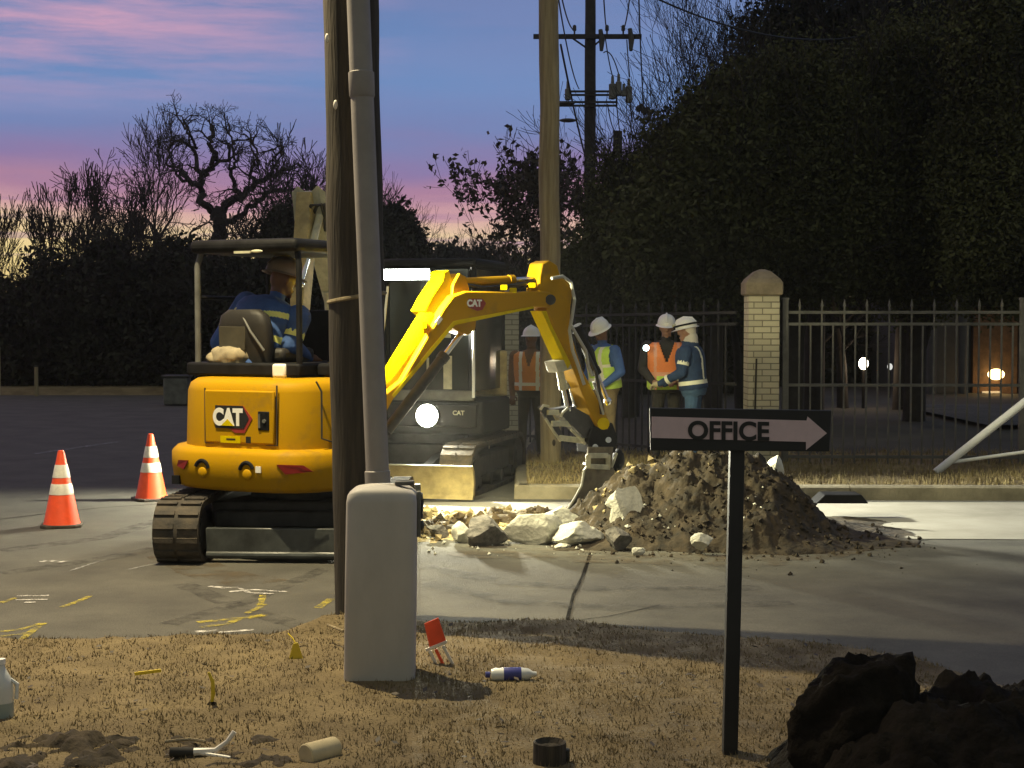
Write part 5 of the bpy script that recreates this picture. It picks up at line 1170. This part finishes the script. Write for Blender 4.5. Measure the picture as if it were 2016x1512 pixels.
for (X, Y0, Y1, r) in ((1206, 150, 194, .11), (1218, 146, 186, .09), (1238, 155, 201, .10), (1118, 160, 196, .09), (1228, 165, 188, .10)):
    b = MB(); b.tube([w2(X, Y0, -.3), w2(X, Y0 + 14, -.3), w2(X, Y0 + 16, -.3), w2(X, Y1, -.3), w2(X, Y1 + 2, -.3)], [.04, .05, r, r, .04], 12); b.build('recloser', 'grey_steel', dp)
for (X, Y) in ((1115, 203), (1118, 237)): b = MB(); b.ell(w2(X, Y, -.3), (.26, .12, .06)); b.build('bracket_cap', 'dark', dp)
b = MB(); b.bar(w2(1170, 305, 0), w2(1212, 305, 0), .07, .08); b.build('lower_arm', 'wood_dark', dp); b = MB(); b.tube([w2(1216, 258, 0), w2(1216, 310, 0)], .14, 10); b.build('lower_fuse', 'wood_dark', dp)
WL = 'wires strung from the distant power pole'
def wire(label, a, b_, sag=.3, r=.018, g=WL):
    pts = []
    for i in range(15):
        t = i / 14; q = a.lerp(b_, t); q = q - Vector((0, 0, sag * 4 * t * (1 - t))); pts.append(q)
    m = MB(); m.tube(pts, r, 5); return tag(m.build('power_line', 'cable'), label, 'power line', g)
wire('wire from the left crossarm insulator up out of the picture', at(1131, 60, DP - .2), at(1095, -60, 32))
wire('wire from the insulator right of the distant pole, leaning slightly left', at(1195, 58, DP - .2), at(1186, -60, 32))
wire('wire from the right crossarm insulator, leaning right as it rises', at(1226, 58, DP - .2), at(1246, -60, 32))
wire('rightmost straight wire, passing the crossarm tip down to the dangling insulators', at(1267, 205, DP - 2), at(1256, -60, 32))
wire('wire from left crossarm down past the left of the distant pole', at(1140, 175, DP + 5), at(1100, 0, 34))
wire('wire dropping from the right insulator to the switch bank', at(1206, 150, DP - .3), at(1192, 76, DP - .3), .1)
wire('wire dropping from the fuse cutout to the outer switch', at(1240, 152, DP - .3), at(1234, 78, DP - .3), .08)
wire('curved jumper loop above the switch bank', at(1218, 146, DP - .3), at(1188, 104, DP - .3), -.25)
wire('heavy wire running down left of the distant pole', at(1150, 300, DP + 6), at(1104, 88, DP - 4), .1, .03)
wire('thin wire from the switch rack toward the lower fuse', at(1216, 258, DP + 8), at(1196, 205, DP))
wire('thin wire from the lower fuse up to the rack end', at(1226, 270, DP + 8), at(1214, 205, DP))
wire('wire hanging from the outer switch to the tree tops', at(1258, 280, DP + 10), at(1240, 200, DP))
wire('wire behind the rightmost straight wire, down to the tree tops', at(1272, 290, DP + 12), at(1267, 205, DP - 2))
wire('lone thick cable crossing the top right sky into the bare tree', at(1290, -4, 20), at(1700, 70, 26), .25, .014, 'service cables')
for (X, Y, lab) in ((1262, 214, 'dangling dark insulator at the end of the rightmost wire'), (1274, 220, 'dark leafy clump right of the dangling insulator')):
    q = at(X, Y, DP - 2); b = MB()
    for k in range(3): b.ell((.07 * (k - 1), 0, .05 * math.sin(k * 2)), (.08, .06, .10))
    ob = b.build('line_insulator', 'dark'); ob.location = q; tag(ob, lab, 'insulator')

# ================================================================== fence, pillars, gate arm, house behind
def pillar(label, X, d, h, w, Z):
    x = (X - 1008) / F_PX * d; root = thing('brick_pillar', label, 'pillar', (x, d, Z), 0, 'brick gate pillars')
    b = MB(); b.box((0, 0, h / 2 - .1), (w, w, h + .2 - .0)); b.build('pillar_shaft', 'brick', root, smooth=False, bevel=.004)
    c = w / 2 + .035; b = MB()
    def sq(s_, z): return [(-s_, -s_, z), (s_, -s_, z), (s_, s_, z), (-s_, s_, z)]
    b.loft([sq(w / 2 - .01, h), sq(c - .012, h + .004), sq(c, h + .02), sq(c, h + .15), sq(c * .86, h + .2), sq(c * .45, h + .285), sq(c * .12, h + .315)]); b.build('cap', 'cap', root, smooth=False, bevel=.012)
    return root
pr_ = pillar('cream brick pillar with pointed cap, right of the group of people', 1499, 18.3, 2.05, .37, .16)
pl_ = pillar('cream brick pillar partly hidden behind the excavator boom', 992, 22.3, 2.0, .44, .1)
b = MB(); b.bar((-.11, -.198, .35), (-.09, -.198, 1.3), .014, .02); b.build('cable_conduit', 'wood', pr_)
def fence(label, p0, p1, pitch=.133, zb=.16, posts=True, hh=1.0, m='iron'):
    p0, p1 = Vector(p0), Vector(p1); L_ = (p1 - p0).length; d = (p1 - p0).normalized(); root = thing('iron_fence', label, 'fence', p0)
    n = int(L_ / pitch); tall = short = None
    ang = math.atan2(d.y, d.x)
    def mk(h, point):
        b = MB(); b.box((0, 0, h / 2), (.019, .019, h))
        if point: b.loft([[(-.016, -.016, h), (.016, -.016, h), (.016, .016, h), (-.016, .016, h)], [(-.002, -.002, h + .09), (.002, -.002, h + .09), (.002, .002, h + .09), (-.002, .002, h + .09)]])
        return b.build('picket', m, root, smooth=False)
    for i in range(n):
        q = d * (pitch * (i + .5)); tallp = i % 2 == 1
        if tallp: o = tall.copy() if tall else mk(1.92 * hh, True)
        else: o = short.copy() if short else mk(1.71 * hh, False)
        if tallp and tall or (not tallp and short): C.objects.link(o)
        if tallp: tall = tall or o
        else: short = short or o
        o.location = q; o.rotation_euler = (0, 0, ang); o.parent = root
    for z in (1.85 * hh, 1.71 * hh, .98 * hh, .12):
        b = MB(); b.bar((0, 0, z), d * L_ + Vector((0, 0, z)), .03, .035); b.build('rail', m, root, smooth=False)
    if posts:
        for q in (d * .03, d * (L_ - .02)):
            b = MB(); b.box((q.x, q.y, 1.0), (.065, .065, 2.0)); b.box((q.x, q.y, 2.01), (.08, .08, .03)); b.build('post', m, root, smooth=False, bevel=.004)
    return root
fence('grey iron picket fence right of the brick pillar, with taller pointed pickets', (3.24, 18.25, .16), (6.1, 18.15, .16))
fence('dim iron picket fence behind the group of people', (.15, 22.2, .12), (2.72, 18.5, .16), posts=False, m='iron_shaded')
fence('far dark iron fence running left behind the excavators', (-.45, 22.6, .1), (-3.6, 33, .1), pitch=.3, posts=False, hh=.8, m='iron_shaded')
# white slanted pipe gate
p = gp(1848, 926, .17); ga = thing('gate_arm', 'white slanted pipe arm with a thin lower rod, in front of the iron fence', 'gate arm', (p.x, p.y - .3, .15))
q = lambda X, Y: at(X, Y, p.y - .3) - ga.location
b = MB(); b.tube([q(1842, 930), q(1905, 880), q(2080, 742)], .046, 12); b.build('arm_pipe', 'white', ga)
b = MB(); b.tube([q(1866, 911), q(2016, 890), q(2080, 881)], .021, 10); b.build('arm_brace', 'white', ga)
# house behind the fence
HD_ = 36.0; hp3 = at(2010, 840, HD_); hs = thing('house', 'dim house with a lit porch behind the iron fence', 'house', (hp3.x, HD_, -.05))
hq = lambda X, Y, dy=0: at(X, Y, HD_ + dy) - hs.location
x0 = hq(1815, 700).x
b = MB(); b.box((x0 + 4.5, 3.2, 1.6), (9, 6, 3.2)); b.build('wall', 'siding', hs, smooth=False)
b = MB(); b.box((hq(1960, 700).x + .0, .12, 1.2), (1.05, .2, 2.4)); b.box((hq(2020, 700).x + .1, .12, 1.2), (.5, .2, 2.4)); b.build('porch_wall', 'brick_house', hs, smooth=False)
b = MB(); b.prism([(x0 - .5, -.5, 3.15), (x0 - .5, 3.2, 5.0), (x0 - .5, 6.8, 3.15)], (10, 0, 0)); b.build('roof', 'roof_dark', hs, smooth=False)
for X in (1838, 1900): b = MB(); b.tube([(hq(X, 0).x, -.2, 0), (hq(X, 0).x, -.2, 3.14)], .11, 12); b.build('column', 'siding', hs)
M['lamp_porch'] = emitter('porch_glow', (1, .72, .3), 9); M['window_lit'] = emitter('window_glow', (1, .52, .2), 1.3)
wd_ = hq(1950, 795); b = MB(); b.box((wd_.x, .0, wd_.z), (.34, .03, .5)); wn = b.build('window', 'window_lit', hs, smooth=False)
b = MB()
for dx in (-.185, .185): b.box((wd_.x + dx, -.01, wd_.z), (.05, .06, .6))
for dz in (-.275, .275): b.box((wd_.x, -.01, wd_.z + dz), (.32, .06, .05))
b.build('window_frame', 'white', wn, smooth=False)
pw = hq(1961, 737, -.25); b = MB(); b.ell(pw, (.2, .1, .13)); b.build('porch_lamp', 'lamp_porch', hs)
lamp('porch_lamp_beam', 'POINT', Vector(pw) + hs.location + Vector((0, -.2, -.1)), hs.location, 9, (1, .6, .25), hs, size=.1)
sheet('driveway', [(7.5, 24), (30, 24), (30, 30), (7.5, 30)], .27, 'asphalt')
p = at(1700, 716, 30); p.z = 0; o = thing('lamp_post', 'small garden lamp post with a bright warm globe behind the fence', 'lamp post', p)
M['lamp_garden'] = emitter('garden_glow', (1, .88, .66), 14)
zz = at(1700, 716, 30).z; b = MB(); b.tube([(0, 0, 0), (0, 0, zz - .1)], .03, 8); b.build('post', 'black', o)
b = MB(); b.ell((0, 0, zz), (.095, .09, .12)); b.build('globe', 'lamp_garden', o)
lamp('garden_lamp_beam', 'POINT', (p.x, p.y - .3, zz), (p.x, 0, 0), 12, (1, .7, .4), o, size=.1)
for X, Y, lab, c_, s_ in ((1752, 722, 'small dim white lantern just right of the garden globe', (.8, .8, .75), .9), (1781, 744, 'tiny yellow lantern, middle of the faint lights', (1, .9, .5), 2.0), (1803, 741, 'tiny pinkish lantern, rightmost of the faint lights', (1, .7, .9), 1.6)):
    q_ = at(X, Y, 34); o = thing('path_light', lab, 'path light', (q_.x, q_.y, 0)); mm = emitter('path_glow', c_, s_)
    b = MB(); b.tube([(0, 0, 0), (0, 0, q_.z - .06)], .018, 6); b.build('post', 'black', o)
    b = MB(); b.ell((0, 0, q_.z), (.06, .06, .075)); b.build('lantern', mm, o)
p = gp(345, 798); o = thing('utility_box', 'low dark green utility box before the hedge, left of the yellow excavator', 'utility box', (p.x + .05, p.y, .05))
b = MB(); b.box((0, 0, .28), (.55, .4, .62)); b.build('box_body', 'grey_steel', o, bevel=.03); b = MB(); b.box((0, 0, .61), (.62, .46, .06)); b.build('lid', 'dark', o, bevel=.02)
p = gp(72, 780); o = thing('marker_post', 'slim grey post at the far roadside below the left trees', 'post', (p.x, p.y, 0)); b = MB(); b.tube([(0, 0, 0), (0, 0, .75)], .05, 10); b.build('post_shaft', 'wood_pale', o); b = MB(); b.ell((0, 0, .76), (.055, .055, .03)); b.build('post_cap', 'wood_dark', o)
p = gp(-2, 778); o = thing('marker_post', 'thin pale post cut off by the left edge', 'post', (p.x, p.y, 0)); b = MB(); b.tube([(0, 0, 0), (0, 0, 1.25)], .045, 10); b.build('post_shaft', 'glove', o); b = MB(); b.ell((0, 0, 1.26), (.05, .05, .03)); b.build('post_cap', 'wood_dark', o)

# ================================================================== trees
def branchy(b, bt, p, d, L_, r, depth, rs, spread, curve, up, rmin=.006):
    """recursive limbs: thick ones into b, twigs into bt"""
    k = 4; pts = [p]; dd = d.copy()
    for i in range(k):
        dd = (dd + Vector((rs.uniform(-1, 1), rs.uniform(-1, 1), rs.uniform(-1, 1))) * curve + Vector((0, 0, up))).normalized()
        pts.append(pts[-1] + dd * (L_ / k))
    r1 = max(rmin * .6, r * .62); rr = [r + (r1 - r) * i / k for i in range(k + 1)]
    (b if r > .03 else bt).tube(pts, rr, 7 if r > .05 else (4 if r > .02 else 3), caps=False)
    if depth <= 0: return
    n = 2 if rs.random() < .55 else 3
    for j in range(n):
        u, v, _ = frame(dd); a = rs.uniform(0, 6.28) + j * 6.28 / n; th = R(rs.uniform(spread * .5, spread * 1.25))
        nd = (dd * math.cos(th) + (u * math.cos(a) + v * math.sin(a)) * math.sin(th)).normalized()
        branchy(b, bt, pts[-1], nd, L_ * rs.uniform(.66, .9), r1 * (.95 if j == 0 else rs.uniform(.6, .85)), depth - 1, rs, spread, curve, up, rmin)
    for j in range(1 if depth > 1 else 2):
        i = rs.randint(1, k - 1); u, v, _ = frame(dd); a = rs.uniform(0, 6.28); th = R(rs.uniform(30, 65))
        nd = (dd * math.cos(th) + (u * math.cos(a) + v * math.sin(a)) * math.sin(th)).normalized()
        branchy(b, bt, pts[i], nd, L_ * rs.uniform(.45, .7), rr[i] * .42, depth - 2, rs, spread, curve, up, rmin)
def bare_tree(label, X, d, ytop, seed, depth=6, r0=.16, spread=34, curve=.16, up=.05, stem=.28, lean=(0, 0), z0=0, group='bare trees on the skyline', droop_leaf=0, rmin=.024):
    x = (X - 1008) / F_PX * d; rs = random.Random(seed); root = thing('bare_tree', label, 'tree', (x, d, z0), 0, group)
    H_ = CAM_H + (633 - ytop) / F_PX * d - z0
    b, bt = MB(), MB(); L0 = H_ * stem
    branchy(b, bt, Vector((0, 0, -.1)), Vector((lean[0], lean[1], 1)).normalized(), L0, r0, depth, rs, spread, curve, up, rmin)
    zmax = max([v[2] for v in bt.v] + [v[2] for v in b.v]); s_ = H_ / zmax
    for m_ in (b, bt): m_.v = [(v[0] * s_, v[1] * s_, v[2] * s_) for v in m_.v]
    b.build('trunk', 'bark', root, angle=80, recalc=False); tw = bt.build('twigs', 'twig', root, angle=80, recalc=False)
    if droop_leaf:
        rr = np.random.RandomState(seed); tv = np.array(bt.v); idx = rr.randint(0, len(tv), droop_leaf)
        leaves(root, 'crown', tv[idx] + rr.randn(droop_leaf, 3) * .05, .05, .10, seed, 'leaf_brown')
    return root
def leaves(root, name, pts, s0, s1, seed, m):
    rs = np.random.RandomState(seed); n = len(pts); pts = np.asarray(pts)
    a = rs.randn(n, 3); a /= np.linalg.norm(a, axis=1)[:, None]; c = rs.randn(n, 3); c -= (c * a).sum(1)[:, None] * a; c /= np.linalg.norm(c, axis=1)[:, None]
    s_ = (s0 + (s1 - s0) * rs.rand(n))[:, None]
    v = np.stack([pts - a * s_, pts + c * s_ * .5, pts + a * s_, pts - c * s_ * .5], 1).reshape(-1, 3)
    return np_mesh(name, v, np.arange(4 * n).reshape(-1, 4), m, root)
def evergreen(label, X, d, blobs, seed, n=26000, s=(.05, .11), m='leaf', group='evergreens', fill=.35, name='evergreen_tree', clump=26, twiggy=90, spread_=.12):
    """blobs: (X, Y, rx_px, ry_px, depth_px) in the photograph, at distance d"""
    k = d / F_PX; x = (X - 1008) * k; root = thing(name, label, 'tree' if name != 'shrub' else 'shrub', (x, d, 0), 0, group)
    rs = np.random.RandomState(seed); rr = random.Random(seed); out = []
    tot = sum(bl[2] * bl[3] for bl in blobs)
    for (bx, by, rx, ry, rz) in blobs:
        c = at(bx, by, d); nb = int(n * rx * ry / tot); nc = max(4, nb // clump)
        u = rs.randn(nc, 3); u /= np.linalg.norm(u, axis=1)[:, None]; rad = rs.rand(nc, 1) ** .4 * (.80 + .30 * rs.rand(nc, 1) + .22 * rs.rand(nc, 1) ** 5)
        cc = u * rad * np.array([rx * k, rz * k, ry * k]) + np.array([c.x - x, c.y - d, c.z])
        pts = np.repeat(cc, clump, axis=0) + rs.randn(nc * clump, 3) * min(rx, ry) * k * spread_
        out.append(pts)
    pts = np.concatenate(out); pts = pts[pts[:, 2] > .05]
    leaves(root, 'crown', pts, s[0], s[1], seed, m)
    b = MB(); zt = max(p[2] for p in pts)
    b.tube([(0, 0, -.1), (.05, 0, zt * .3), (-.03, .05, zt * .6), (0, 0, zt * .9)], [.05 * zt ** .6 + .04, .04 * zt ** .6 + .03, .08, .02], 8)
    for q in range(10):
        t = rr.uniform(.15, .8); e = pts[rr.randrange(len(pts))]; b.tube([(0, 0, zt * t * .6), (e[0] * .5, e[1] * .5, (zt * t * .6 + e[2]) / 2 + .1), tuple(e)], [.06, .04, .012], 5)
    b.build('trunk', 'bark', root, angle=80)
    if twiggy:
        t = MB(); up_ = pts[pts[:, 2] > np.percentile(pts[:, 2], 50)]
        for q in range(twiggy):
            e = Vector(up_[rr.randrange(len(up_))]); d_ = ((e - Vector((0, 0, zt * .45))).normalized() + Vector((rr.gauss(0, .3), rr.gauss(0, .3), .5))).normalized()
            branchy(t, t, e - d_ * .2, d_, rr.uniform(.3, .75), .014, 2, rr, 30, .12, .05, .007)
        t.build('twigs', 'twig', root, angle=80, recalc=False)
    return root
# left skyline
def oak():
    D = 52.0; root = thing('bare_tree', 'spreading bare oak with thick crooked limbs above the excavator canopy', 'tree', (at(430, 633, D).x, D, 0), 0, 'bare trees on the skyline')
    b, bt = MB(), MB(); rs = random.Random(21); o = root.location
    def P(zx, zy, i): return at(430 + (zx / 2.362 - 430) * 1.12, 204 + zy / 2.362 * 1.02, D + .5 * math.sin(zx * .05 + zy * .03)) - o
    limbs = [([(1000, 1020), (1012, 760), (1010, 640), (1020, 540), (1015, 500)], .42, .30),
             ([(1015, 500), (960, 460), (945, 400), (890, 350), (860, 300)], .22, .10), ([(945, 400), (950, 330), (920, 280), (920, 210), (880, 180)], .16, .07),
             ([(950, 330), (990, 290), (1000, 230), (985, 170), (985, 105)], .15, .10), ([(1015, 500), (1050, 450), (1110, 430), (1170, 370), (1230, 330), (1300, 300)], .26, .09),
             ([(1020, 540), (1060, 545), (1130, 500), (1190, 430), (1250, 400), (1330, 390)], .20, .07), ([(1110, 430), (1080, 380), (1060, 310), (1090, 260), (1075, 200)], .14, .06),
             ([(1170, 370), (1150, 310), (1180, 250), (1160, 190)], .11, .05), ([(990, 290), (1050, 250), (1080, 190), (1060, 140)], .10, .05),
             ([(1230, 330), (1260, 270), (1240, 210)], .09, .04), ([(890, 350), (840, 330), (800, 270), (810, 210)], .09, .04), ([(920, 210), (890, 130), (870, 100)], .08, .05)]
    for px, r0, r1 in limbs:
        pts = [P(x, y, i) for i, (x, y) in enumerate(px)]; fine = []
        for i in range(len(pts) - 1):
            for k in range(4): fine.append(pts[i].lerp(pts[i + 1], k / 4) + Vector((rs.gauss(0, .05), rs.gauss(0, .1), rs.gauss(0, .05))))
        fine.append(pts[-1]); n = len(fine)
        b.tube(fine, [.66 * (r0 + (r1 - r0) * i / (n - 1)) for i in range(n)], 8)
        if r0 > .4: continue
        for i in list(range(3, n, 3)) + [n - 1, n - 1]:
            d = (fine[i] - fine[max(0, i - 2)]).normalized(); d = (d + Vector((rs.uniform(-.9, .9), rs.uniform(-.9, .9), rs.uniform(-.3, .9)))).normalized()
            branchy(b, bt, fine[i], d, rs.uniform(.28, .52), .04, 3, rs, 46, .3, .0, .016)
    b.build('trunk', 'bark', root, angle=80, recalc=False); bt.build('twigs', 'twig', root, angle=80, recalc=False)
oak()
bare_tree('bare crooked tree left of the spreading oak', 325, 50, 255, 33, depth=7, r0=.34, spread=40, curve=.30, up=.05, stem=.28)
bare_tree('upright bare tree with feathery twigs, fourth from the left', 205, 48, 330, 5, depth=6, r0=.14, spread=26, up=.12, stem=.26)
bare_tree('slender bare tree with brush like top above the bright horizon', 130, 47, 312, 9, depth=6, r0=.12, spread=20, up=.16, stem=.28)
bare_tree('thin bare tree near the left edge in front of the glow', 62, 47, 392, 14, depth=6, r0=.10, spread=24, up=.14, stem=.3)
bare_tree('thin bare tree cut by the left edge', 8, 48, 365, 16, depth=6, r0=.10, spread=24, up=.14, stem=.3)
bare_tree('fine twigged bare tree right of the spreading oak', 545, 54, 245, 19, depth=7, r0=.2, spread=32, up=.07, stem=.26)
bare_tree('tall pale bare tree far behind the oak', 310, 66, 205, 27, depth=6, r0=.14, spread=24, up=.13, stem=.3)
bare_tree('small bare tree between oak and feathery tree', 262, 45, 395, 29, depth=6, r0=.10, spread=30, up=.1, stem=.25)
bare_tree('bare tree half hidden by the near wooden pole', 620, 50, 290, 31, depth=6, r0=.16, spread=32, up=.08, stem=.26)
bare_tree('short bare tree low over the hedge beside the oak trunk', 500, 44, 400, 37, depth=6, r0=.10, spread=32, up=.08, stem=.25)
G1 = 'dark bushes along the far roadside on the left'
evergreen('dark rounded bush at the left edge below the glow', 20, 42, [(10, 665, 110, 110, 90), (40, 720, 110, 70, 80)], 1, 22000, (.06, .12), 'leaf_dark', G1, name='shrub')
evergreen('dark bush second from the left edge', 130, 42, [(120, 620, 90, 120, 80), (140, 700, 100, 90, 80)], 2, 22000, (.06, .12), 'leaf_dark', G1, name='shrub')
evergreen('taller dark bush under the feathery bare tree', 230, 42, [(215, 575, 70, 110, 80), (230, 680, 110, 110, 80)], 3, 27000, (.06, .12), 'leaf_dark', G1, name='shrub')
evergreen('broad dark bush just left of the excavator canopy', 335, 42, [(350, 580, 75, 110, 80), (340, 680, 100, 110, 80)], 4, 27000, (.06, .12), 'leaf_dark', G1, name='shrub')
evergreen('dark bush seen through the open canopy', 450, 41, [(440, 595, 100, 100, 80), (450, 690, 110, 100, 80)], 5, 27000, (.06, .12), 'leaf_dark', G1, name='shrub')
evergreen('tall dark evergreen behind the near wooden pole', 580, 43, [(575, 500, 80, 110, 70), (580, 620, 110, 130, 80), (640, 560, 90, 120, 80)], 6, 24000, (.06, .12), 'leaf_dark', G1)
evergreen('round topped dark evergreen right of the near pole, above the light bar', 770, 44, [(765, 455, 65, 50, 50), (780, 500, 70, 60, 60), (740, 600, 120, 110, 80)], 7, 24000, (.07, .14), 'leaf_dark', G1)
G2 = 'far tree line'
for i, (X, yt, w) in enumerate(((700, 500, 90), (850, 492, 80), (900, 482, 70), (955, 490, 80), (1020, 500, 80), (1100, 500, 90), (1180, 480, 90))):
    lab = ('dark far tree hidden behind near pole', 'far low tree above the light bar', 'far low tree left of the pink gap', 'far low tree under the yellow sky', 'far low tree left of the pale pole', 'far low tree right of the pale pole', 'far low tree at the foot of the distant power pole')[i]
    evergreen(lab, X, 68, [(X, yt + 75, w, 75, 60), (X, yt + 140, w + 20, 60, 60)], 40 + i, 9000, (.10, .22), 'leaf_dark', G2, name='far_tree')
for i, (X, yt) in enumerate(((860, 470), (925, 468), (985, 478))):
    bare_tree(('wispy far bare tree above the light bar', 'wispy far bare tree at the middle of the pink gap', 'wispy far bare tree by the pale pole')[i], X, 66, yt, 60 + i, depth=5, r0=.1, spread=26, up=.1, stem=.3)
bare_tree('sparse leafy tree behind the pale wooden pole', 1075, 33, 275, 71, depth=6, r0=.10, spread=24, up=.08, stem=.3, group='sparse trees by the power pole', rmin=.012, droop_leaf=2600)
bare_tree('sparse leafy tree between pale pole and distant power pole', 1140, 34, 270, 73, depth=6, r0=.10, spread=24, up=.08, stem=.3, group='sparse trees by the power pole', rmin=.012, droop_leaf=1800)
bare_tree('small sparse tree left of the pale wooden pole', 1020, 35, 300, 75, depth=6, r0=.08, spread=25, up=.07, stem=.28, group='sparse trees by the power pole', rmin=.012, droop_leaf=1800)
# right: big evergreens and bare crowns over the fence
G3 = 'big trees behind the iron fence'
RM = .009
evergreen('dark shrub tree below the power pole, left end of the big trees', 1240, 27, [(1235, 420, 75, 120, 80), (1200, 560, 100, 110, 80), (1290, 470, 80, 170, 80)], 11, 100000, (.026, .056), 'leaf', G3, clump=90, spread_=.19)
evergreen('dark magnolia with ragged left side and big leaves against the blue sky', 1400, 25, [(1390, 330, 110, 130, 90), (1350, 480, 130, 130, 90), (1440, 250, 70, 110, 80)], 12, 120000, (.03, .07), 'leaf', G3, clump=90, spread_=.19)
evergreen('big greenish evergreen above the brick pillar', 1560, 25.5, [(1570, 300, 150, 180, 110), (1540, 480, 160, 110, 110), (1650, 430, 130, 130, 100)], 13, 175000, (.026, .056), 'leaf', G3, clump=90, spread_=.19)
evergreen('big dark evergreen over the right part of the fence', 1800, 26, [(1790, 260, 150, 190, 110), (1780, 470, 160, 130, 110)], 15, 165000, (.026, .056), 'leaf', G3, clump=90, spread_=.19)
evergreen('dark evergreen filling the upper right corner', 2045, 24, [(1985, 120, 110, 190, 100), (1970, 330, 120, 160, 100), (1980, 500, 120, 110, 100)], 17, 165000, (.026, .056), 'leaf', G3, clump=90, spread_=.19)
evergreen('twiggy dark crown filling the top between the magnolia and the corner', 1600, 29, [(1530, 110, 100, 130, 80), (1640, 60, 110, 150, 80), (1580, 220, 140, 90, 90)], 18, 30000, (.03, .07), 'leaf_dark', G3, clump=14)
evergreen('twiggy dark crown high on the right beside the corner evergreen', 1780, 29.5, [(1770, 60, 110, 160, 80), (1860, 90, 100, 160, 80), (1720, 170, 90, 90, 80)], 19, 34000, (.03, .07), 'leaf_dark', G3, clump=14)
bare_tree('bare tree rising left of the upper right crowns against the sky', 1560, 30, -120, 81, depth=7, r0=.14, spread=24, up=.10, stem=.26, group=G3, rmin=RM)
bare_tree('bare tree in the middle of the upper right crowns', 1660, 30, -150, 83, depth=7, r0=.15, spread=24, up=.10, stem=.26, group=G3, rmin=RM)
bare_tree('bare tree beside the upper right corner crown', 1780, 31, -170, 85, depth=7, r0=.15, spread=26, up=.09, stem=.26, group=G3, rmin=RM)
bare_tree('bare twiggy tree behind the magnolia', 1460, 28, 40, 87, depth=6, r0=.10, spread=28, up=.08, stem=.25, group=G3, rmin=RM)
G4 = 'dark bushes closing the view behind the fences'
for i, (X, w, yt, d) in enumerate(((840, 100, 560, 40), (980, 110, 560, 38), (1120, 110, 560, 36), (1260, 110, 560, 36), (1400, 110, 560, 36), (1540, 110, 570, 41), (1680, 120, 570, 42), (1800, 90, 570, 43), (1960, 150, 540, 46))):
    lab = ('dark bush behind the facing excavator', 'dark bush behind the half hidden brick pillar', 'dark bush behind the person in the lime vest', 'dark bush left of the person in orange', 'dark bush behind the person in navy overalls', 'dark bush right of the brick pillar', 'dark bush behind the garden globe lamp', 'dark bush left of the house', 'dark tree mass rising behind the house')[i]
    evergreen(lab, X, d, [(X, yt + 90, w, 95, 70), (X + 15, yt + 160, w, 80, 70)], 90 + i, 13000, (.08, .16), 'leaf_dark', G4, name='shrub')

# ------------------------------------------------------------------ faint haze added for a slight glow round the lamps
HAZE = .0005
def haze():
    m = bpy.data.materials.new('haze'); m.use_nodes = True; nt = m.node_tree; nt.nodes.remove(nt.nodes['Principled BSDF'])
    v = nt.nodes.new('ShaderNodeVolumePrincipled'); v.inputs['Color'].default_value = (.8, .8, .78, 1); v.inputs['Density'].default_value = HAZE; v.inputs['Anisotropy'].default_value = .75
    nt.links.new(v.outputs[0], nt.nodes['Material Output'].inputs['Volume'])
    b = MB(); b.box((0, 48, 9), (180, 116, 20.2)); o = b.build('haze', m, smooth=False); kind(o, 'stuff')
if HAZE: haze()
